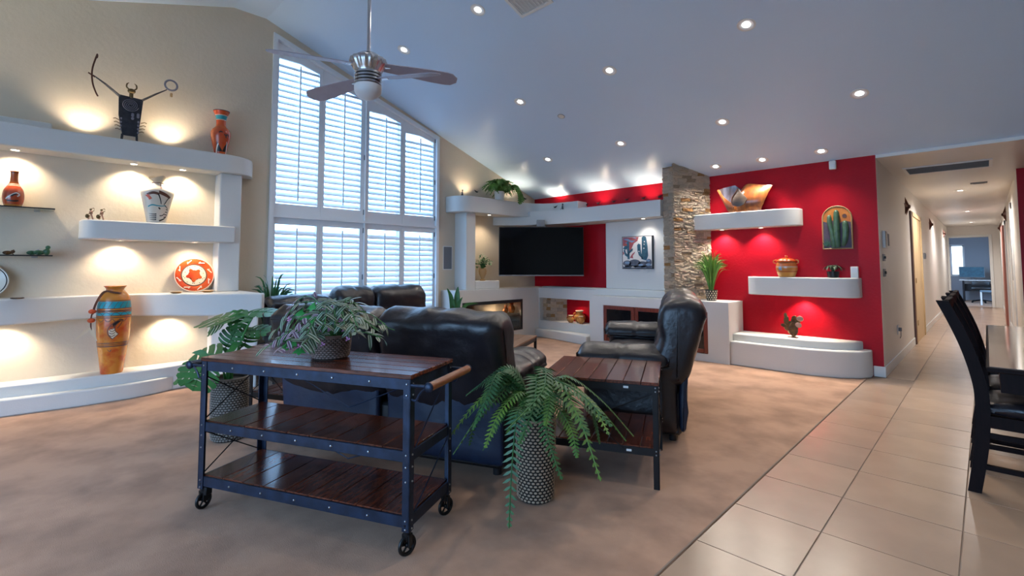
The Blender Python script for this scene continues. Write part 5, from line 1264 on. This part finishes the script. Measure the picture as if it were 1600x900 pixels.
def wall_plate(name, label, loc, r, tilt, design):
    t = thing(name, label, 'plate', loc, rot=(0, rad(90-tilt), 0))
    pr = [(.001,-.012),(r*.5,-.012),(r*.62,-.006),(r*.95,.012),(r,.016),(r*.97,.018),(r*.62,.0),(r*.5,-.006),(.001,-.006)]
    b = MB(); b.lathe(pr, 44, False); b.build('dish', design[0], t); return t
def disc(t, name, m, r0, r1, z, n=44, f0=None, f1=None):
    b = MB(); vs = []; fs = []
    for i in range(n):
        a = 2*PI*i/n; q0 = r0*(f0(a) if f0 else 1); q1 = r1*(f1(a) if f1 else 1)
        vs += [(q0*math.cos(a), q0*math.sin(a), z(q0)), (q1*math.cos(a), q1*math.sin(a), z(q1))]
    for i in range(n): j = (i+1)%n; fs.append((i*2, i*2+1, j*2+1, j*2))
    b.add(vs, fs); return b.build(name, m, t)
r = .180
t = wall_plate('orange_plate', 'orange plate with a central star leaning on the wall above the counter', (-5.925, 1.245, .95+.176), r, 12, ('orange',))
zf = lambda q: .0035+max(-.006, (q-.62*r)/(.35*r)*.018)+.001 if q > .5*r else -.004
disc(t, 'cream_ring', 'creampaint', .30*r, .60*r, lambda q: .0012)
disc(t, 'zigzag_ring', 'brownpaint', .595*r, .66*r, lambda q: .002, 96, None, lambda a: 1+.09*abs(math.sin(5*a)))
disc(t, 'star', 'orange', .001, .42*r, lambda q: .003, 80, None, lambda a: .78+.22*math.cos(5*a+.5))
disc(t, 'cream_rim', 'creampaint', .955*r, .995*r, lambda q: .020)
b = MB()
for k in range(8):
    a = 2*PI*k/8+.3
    for (da, dr, l, w) in ((0,.80,.028,.0045),(.10,.77,.009,.003),(-.10,.84,.009,.003),(.12,.82,.006,.003)):
        c = V((dr*r*math.cos(a+da), dr*r*math.sin(a+da), .0115+.012*(dr-.77)/.1)); tg = V((-math.sin(a+.5), math.cos(a+.5), 0)); n = V((math.cos(a+.5), math.sin(a+.5), .1))
        b.add([c-tg*l-n*w, c+tg*l-n*w, c+tg*l+n*w, c-tg*l+n*w], [(0,1,2,3)])
stuff(b.build('cream_animals', 'creampaint', t))
b = MB()
for k in range(15):
    a = 2*PI*k/15+.12*(k%3); q = (.48+.05*(k%2))*r; b.ball((q*math.cos(a), q*math.sin(a), .0012), .005, 6, 4, (1,1,.2))
stuff(b.build('dark_dots', 'brownpaint', t))
t = wall_plate('cream_plate', 'cream plate with dark birds cut by the left picture edge', (-5.93, -.24, .95+.142), .145, 12, ('white_glaze',))
disc(t, 'black_rim', 'blackpaint', .127, .133, lambda q: .0175)
b = MB()
for s in (-1, 1): b.add([(s*.012,.0,.0012),(s*.03,.02,.0012),(s*.025,.055,.0012),(s*.045,.07,.0012),(s*.05,.11,.0052),(s*.065,.07,.0032),(s*.07,.03,.0032)], [(0,1,2,3),(3,4,5),(3,5,6),(0,3,6)])
stuff(b.build('dark_bird', 'brownpaint', t))
def small_dish(loc, r, label):
    t = thing('small_dish', label, 'dish', loc); b = MB(); b.lathe([(r*.5,0),(r*.8,.006),(r,.020),(r*.95,.022),(r*.7,.012),(.001,.010)], 24, True); b.build('dish', 'clay' if r > .05 else 'white_glaze', t)
    b = MB(); b.torus((0,0,.0205), r*.97, .003, 24, 6); b.build('rim', 'creampaint', t)
small_dish((-5.74,1.06,.95), .055, 'small shallow dish on the counter left of the orange plate'); small_dish((-5.76,1.335,.95), .06, 'small shallow dish on the counter in front of the orange plate right side')
t = thing('small_disc', 'small round dark rimmed coaster on the counter at far left', 'coaster', (-5.72,-.04,.95)); b = MB(); b.lathe([(.03,0),(.042,.004),(.042,.010),(.03,.012)], 20); b.build('disc', 'rust', t)
b = MB(); b.lathe([(.028,.0122),(.001,.0132)], 16, False); b.build('center', 'white_glaze', t)
for z, l in ((1.715,'upper clear glass shelf at far left, under the small orange vase'), (1.306,'lower clear glass shelf at far left, under the green frog figure')):
    t = thing('glass_shelf', l, 'shelf', (XW, -.95, z)); b = MB(); b.box(0, .21, 0, 1.11, 0, .011, .002); b.build('pane', 'shelfglass', t)
    b = MB(); b.box(.2095, .2115, 0, 1.11, .0, .011); b.build('dark_front_edge', 'plastic', t); b = MB(); b.box(0, .03, .1, .14, -.012, 0); b.box(0, .03, .98, 1.02, -.012, 0); b.build('clip', 'bolt', t)
def critter(name, label, loc, m, s, m2=None):
    t = thing(name, label, 'figurine', loc); b = MB(); b.ball((0,0,.022*s), .03*s, 10, 8, (.8,1.3,.7)); b.build('body', m, t)
    b = MB(); b.ball((0,.04*s,.034*s), .018*s, 8, 6); b.ball((.008*s,.045*s,.05*s), .006*s, 6, 4); b.ball((-.008*s,.045*s,.05*s), .006*s, 6, 4); b.build('head', m2 or m, t)
    for x in (-1,1):
        b = MB(); b.tube([(x*.02*s,-.02*s,.02*s),(x*.035*s,.0,.034*s),(x*.035*s,-.015*s,.004*s)], .006*s, 5); b.tube([(x*.015*s,.03*s,.02*s),(x*.03*s,.045*s,.004*s)], .005*s, 5); b.build('leg', m, t)
critter('frog_figurine', 'green frog figure on the lower glass shelf', (-5.87,.075,1.317), 'frog', 1.0, 'frog'); critter('lilac_figurine', 'lilac topped figure between the frogs on the lower glass shelf', (-5.89,.03,1.317), 'frog', .9, 'lilac')
critter('brown_figurine', 'small brown figure left of the frog on the lower glass shelf', (-5.87,-.115,1.317), 'rust', .8)
t = thing('crouching_frog', 'second green frog sitting upright at the glass shelf end', 'figurine', (-5.87,.125,1.317)); b = MB(); b.ball((0,0,.03), .026, 10, 8, (.8,.8,1.2)); b.build('body', 'frog', t); b = MB(); b.ball((0,.005,.068), .017, 8, 6); b.build('head', 'frog', t)
for y, l in ((.40,'left one of the two tiny band figures on the short plaster shelf'), (.475,'right one of the two tiny band figures on the short plaster shelf')):
    t = thing('band_figurine', l, 'figurine', (-5.80, y, 1.645))
    b = MB(); b.tube([(0,-.018,.0),(0,-.012,.035),(0,.0,.05),(0,.015,.0)], .006, 6); b.build('legs', 'pinkfig', t)
    b = MB(); b.ball((0,-.002,.065), .014, 8, 6, (1,1,1.4)); b.build('body', 'pinkfig', t); b = MB(); b.ball((0,-.004,.093), .010, 8, 6); b.tube([(0,.0,.10),(0,.016,.108),(0,.02,.095)], .003, 5); b.build('head', 'bronze', t)
    b = MB(); b.ball((.015,-.028,.03), .015, 10, 6, (.5,1,1.3)); b.tube([(.015,-.02,.05),(.015,.02,.085)], .003, 5); b.build('instrument', 'bronze', t)

# horned metal figure
t = thing('horned_figure', 'dark horned metal figure with raised arms on the top shelf', 'sculpture', (-5.86, .655, 2.412))
hw = .088
b = MB(); yz_prism(b, [(-.055,.07),(.060,.07),(.075,.2),(.094,.445),(-.094,.455),(-.090,.26)], -.012, .012); b.build('body', 'figure', t)
b = MB(); b.tube([(0,-.055,.08),(0,-.060,.0)], .010, 6); b.build('leg', 'figure', t); b = MB(); b.tube([(0,.055,.08),(0,.06,.0)], .010, 6); b.build('leg', 'figure', t)
b = MB(); b.tube([(0,-.085,.44),(0,-.19,.525),(0,-.285,.59)], [.022,.017,.008], 6, True, .5); b.build('arm', 'figure', t); b = MB(); b.tube([(0,.085,.44),(0,.19,.53),(0,.28,.60)], [.022,.017,.009], 6, True, .5); b.build('arm', 'figure', t)
b = MB(); b.cyl((0,0,.44), (0,0,.485), .016, 8); b.ball((.004,0,.51), .033, 10, 8, (.7,1,.75)); b.build('head', 'bronze', t)
b = MB()
for s in (-1,1): b.tube(smooth_path([(0,s*.018,.525),(0,s*.038,.545),(0,s*.036,.575),(0,s*.02,.59)], 4), [.007]*9+[.005,.004,.003,.002], 6)
stuff(b.build('horns', 'bronze', t))
b = MB(); Pts = []
for i in range(70): a = i*.36; q = .008+.058*i/70; Pts.append((.0135, -.004+q*math.cos(a), .37+q*.95*math.sin(a)))
b.tube(Pts, .0028, 4); b.build('spiral', 'greyring', t)
b = MB()
for k in range(7): b.ball((.012, .03+.028*math.cos(k*2.1), .265+.024*math.sin(k*2.3)), .014, 6, 4, (.3,1,1))
for k in range(4): b.ball((.012,-.07,.12+k*.035), .008, 6, 4, (.3,1,1.4)); b.ball((.012,.062,.11+k*.035), .010, 6, 4, (.3,1,1.4))
stuff(b.build('pale_patches', 'greyring', t))
for s in (-1,1):
    for k in range(4):
        b = MB(); z = .22-k*.032; y = s*(.082-.006*k); b.tube([(0,y,z-.01),(.006,y+s*.03,z+.002),(.012,y+s*.045,z-.006)], .004, 5); b.build('rib_bone', 'bronze', t)
b = MB(); b.tube(smooth_path([(.012,-.262,.79),(.012,-.272,.76),(.014,-.292,.66),(.015,-.295,.58),(.014,-.285,.5),(.012,-.262,.43),(.01,-.245,.395)], 3), .0065, 6); b.ball((.012,-.265,.775), .012, 6, 5, (1,.8,2)); b.build('staff', 'star', t)
b = MB(); b.tube([(0,-.27,.575),(0,-.32,.605)], .007, 5); b.build('hand_twig', 'star', t)
b = MB(); b.torus((0,.315,.655), .052, .009, 28, 8, 'x'); b.build('ring', 'greyring', t)
b = MB(); b.box(-.006, .006, .31, .33, .535, .575, .003); b.build('ring_pendant', 'goldframe', t)

# wooden bowl sculpture, lidded pot, night light, metal cactus
t = thing('wooden_bowl', 'folded amber wood bowl sculpture with a V notch on the upper red wall shelf', 'bowl', (-2.17, 6.565, 1.925))
def patch(A, B, bulge=0, nv=8, nu=14, th=.012):
    """sheet between two edge curves (x, y, z), bulging towards the room, with thickness"""
    PA_, PB_ = smooth_path(A, 6), smooth_path(B, 6); b = MB(); n = min(len(PA_), len(PB_))
    f = lambda u, v, k: (lambda p: (p.x, p.y-bulge*math.sin(PI*v)*(.35+.65*math.sin(PI*min(1,max(0,u))))+k, p.z))(PA_[round(u*(n-1))].lerp(PB_[round(u*(n-1))], v))
    b.grid(lambda u,v: f(u,v,0), n, nv); b.grid(lambda u,v: f(1-u,v,th), n, nv)
    for (v, rev) in ((0,0),(1,1)): b.grid(lambda u,w_: f(u if rev else 1-u, v, th*w_), n, 2)
    for (u, rev) in ((0,0),(1,1)): b.grid(lambda v,w_: f(u, v if not rev else 1-v, th*w_), nv, 2)
    return b
b = patch([(-.373,-.03,.323),(-.30,-.01,.345),(-.22,.02,.362),(-.171,.03,.371)], [(-.215,-.05,.012),(-.17,-.045,.03),(-.12,-.02,.10),(-.085,.02,.30)], -.03); b.build('left_wing', 'bluewood', t, angle=60)
b = patch([(-.10,.04,.30),(-.016,.03,.37),(.14,.03,.345),(.292,.02,.321)], [(-.18,-.05,.004),(-.08,-.06,.0),(.04,-.05,.0),(.155,-.03,.008)], .075); b.build('right_body', 'amber', t, angle=60)
b = patch([(-.378,-.045,.322),(-.345,-.04,.315),(-.29,-.05,.22),(-.165,-.085,.11)], [(-.235,-.06,.02),(-.225,-.06,.01),(-.20,-.06,.004),(-.13,-.075,.002)], .02); b.build('left_rim_strip', 'amber', t, angle=60)
b = patch([(-.165,-.105,.18),(-.13,-.10,.24),(-.09,-.085,.303),(-.085,-.084,.30)], [(-.155,-.115,.095),(-.09,-.125,.068),(-.02,-.12,.09),(.022,-.10,.16)], .018); b.build('folded_lip', 'lipwood', t, angle=60)
b = MB(); b.tube(smooth_path([(-.09,-.09,.303),(-.13,-.105,.24),(-.165,-.11,.18),(-.158,-.12,.095),(-.09,-.13,.066)], 5), .006, 6); b.build('lip_rim', 'brownpaint', t)
b = MB(); b.box(-.19, .14, -.05, .05, 0, .012, .004); b.build('foot', 'amber', t)

t = thing('lidded_pot', 'round honey glazed pot with a lid and handles on the lower red wall shelf', 'pot', (-1.745, 6.565, 1.088))
pr = smooth_prof([(.078,0),(.09,.01),(.115,.08),(.118,.13),(.108,.175),(.100,.185)])
K['lp'] = mat('banded_pot_glaze', (.6,.2,.04), .22, bands=[(0,(.58,.26,.05)),(.062,(.30,.06,.02)),(.070,(.50,.20,.05)),(.115,(.42,.30,.22)),(.132,(.40,.11,.03)),(.30,(0,0,0))], coat=.5)
b = MB(); b.lathe(pr, 32); b.build('body', 'lp', t)
b = MB(); b.lathe(smooth_prof([(.108,.185),(.112,.195),(.095,.215),(.05,.232),(.012,.236),(.018,.25),(.010,.262),(.001,.264)]), 28); b.build('lid', 'orange', t)
for s in (-1,1):
    b = MB(); b.tube(smooth_path([(s*.108,-.02,.165),(s*.135,-.03,.175),(s*.135,-.03,.20),(s*.105,-.02,.21)], 4), .007, 6); b.build('handle', 'clay', t)
b = MB(); b.ball((-.03,-.112,.105), .03, 8, 6, (1,.15,.8)); b.build('blue_patch', 'art_blue', t)
t = thing('night_light', 'small white upright box at the right end of the lower red wall shelf', 'night light', (-1.062, 6.60, 1.088)); b = MB(); b.box(-.036, .036, -.03, .03, 0, .128, .006, 2); b.build('body', 'whiteplastic', t)
b = MB(); b.box(-.026, .026, -.033, -.029, .06, .115, .001); b.build('face', 'frost', t)
t = thing('metal_cactus', 'rusted metal prickly pear sculpture on the plaster step at the red wall', 'sculpture', (-1.665, 6.46, .375))
for (x, z, rx, rz, a, m, y) in ((0,.095,.052,.085,0,'rust',0),(-.05,.13,.05,.065,35,'rust',.01),(-.10,.135,.035,.022,10,'rust',-.01),(-.075,.20,.028,.055,8,'bronze',.0),(-.082,.255,.018,.030,0,'bronze',0),(.005,.175,.030,.052,-25,'rust',.015),(.01,.225,.030,.034,30,'rust',.01),(.058,.15,.036,.030,20,'pinkfig',-.015),(.045,.19,.03,.028,10,'bronze',.01),(.075,.225,.038,.032,15,'pinkfig',-.01),(-.03,.065,.04,.03,-20,'goldframe',.02)):
    b = MB(); b.mx = M.Translation((x,y,z)) @ M.Rotation(rad(a),4,'Y'); b.ball((0,0,0), 1, 12, 8, (rx,.008,rz)); b.build('pad', m, t)
b = MB(); b.lathe([(.03,0),(.028,.008),(.008,.012),(.008,.04)], 12); b.box(-.06,.05,-.012,.012,0,.005); b.box(-.012,.05,-.05,.0,0,.004); b.build('base', 'rust', t)

# clay jars in the red niche
def jar(loc, s, label, mouth_out=False):
    t = thing('clay_jar', label, 'jar', loc, 0, 'clay jars in the red niche'); b = MB()
    pr = smooth_prof([(.035*s,0),(.045*s,.008*s),(.080*s,.055*s),(.078*s,.10*s),(.046*s,.135*s),(.042*s,.15*s),(.058*s,.172*s),(.05*s,.174*s)])
    b.lathe(pr, 24); b.build('body', 'clay', t); b = MB(); b.torus((0,0,.172*s), .054*s, .007*s, 22, 6); b.build('rim', 'creampaint', t)
    b = MB(); b.tube(smooth_path([(-.045*s,-.02*s,.14*s),(-.085*s,-.03*s,.13*s),(-.082*s,-.03*s,.08*s)], 4), .007*s, 6); b.build('handle', 'clay', t)
NX = FX
b = jar((-4.88, 6.555, .275), 1.15, 'tallest honey coloured clay jar at the back of the red niche')
jar((-4.985, 6.445, .275), .72, 'small clay jar in front on the left in the red niche'); jar((-4.775, 6.45, .275), .70, 'small clay jar in front on the right in the red niche')

# little black birds
def bird(loc, face, label, s=1.0, m='blackpaint'):
    t = thing('bird_ornament', label, 'bird ornament', loc, group='small black bird ornaments', rot=(0,0,face)); b = MB()
    b.ball((0,-.02,0), .014*s, 8, 6, (2.2,.8,.9)); b.build('body', m, t)
    for sg in (-1,1):
        b = MB(); leaf_strip(b, [(sg*.01,-.015,.003),(sg*.035*s,-.022,.016*s),(sg*.062*s,-.02,.03*s)], [.014*s,.012*s,.001], V((0,0,1)), .1); b.build('wing', m, t)
    b = MB(); b.cyl((0,0,0),(0,-.018,0), .004, 6); b.build('pin', m, t)
bird((XW,5.22,2.455), rad(90), 'small black flying bird on the beige wall left of the trailing fern'); bird((XW,6.40,2.455), rad(90), 'small black flying bird on the beige wall right of the trailing fern')
for x, z, l in ((-4.80,2.262,'first small black bird from the left on the red strip above the soffit'), (-4.56,2.265,'second small black bird from the left on the red strip'), (-4.26,2.268,'third small black bird from the left on the red strip'),
                (-4.02,2.275,'fourth small black bird from the left on the red strip'), (-3.73,2.268,'fifth small black bird from the left on the red strip'), (-3.46,2.262,'last small black bird on the red strip, beside the stone pillar')):
    bird((x, YW, z), 0, l, .95)
bird((-5.24, 6.38, 2.235), 0, 'small black bird on the white soffit face near its right end')
for loc, l in (((-5.10,6.40,2.18),'small upright black lizard on the white soffit face near its right end'), ((-5.78,4.76,2.31),'small upright black lizard on the rounded soffit end')):
    t = thing('lizard_ornament', l, 'ornament', loc); b = MB(); b.tube([(0,-.012,0),(.005,-.014,.03),(-.002,-.014,.06),(.006,-.014,.085)], [.006,.012,.011,.006], 6); b.build('body', 'blackpaint', t)
    b = MB(); b.ball((.004,-.014,.095), .013, 8, 6); b.build('head', 'blackpaint', t); b = MB(); b.tube([(0,-.012,.06),(-.035,-.014,.01),(-.05,-.014,.005)], .004, 5); b.tube([(0,-.012,.03),(.025,-.014,.005)], .004, 5); b.build('legs', 'blackpaint', t)
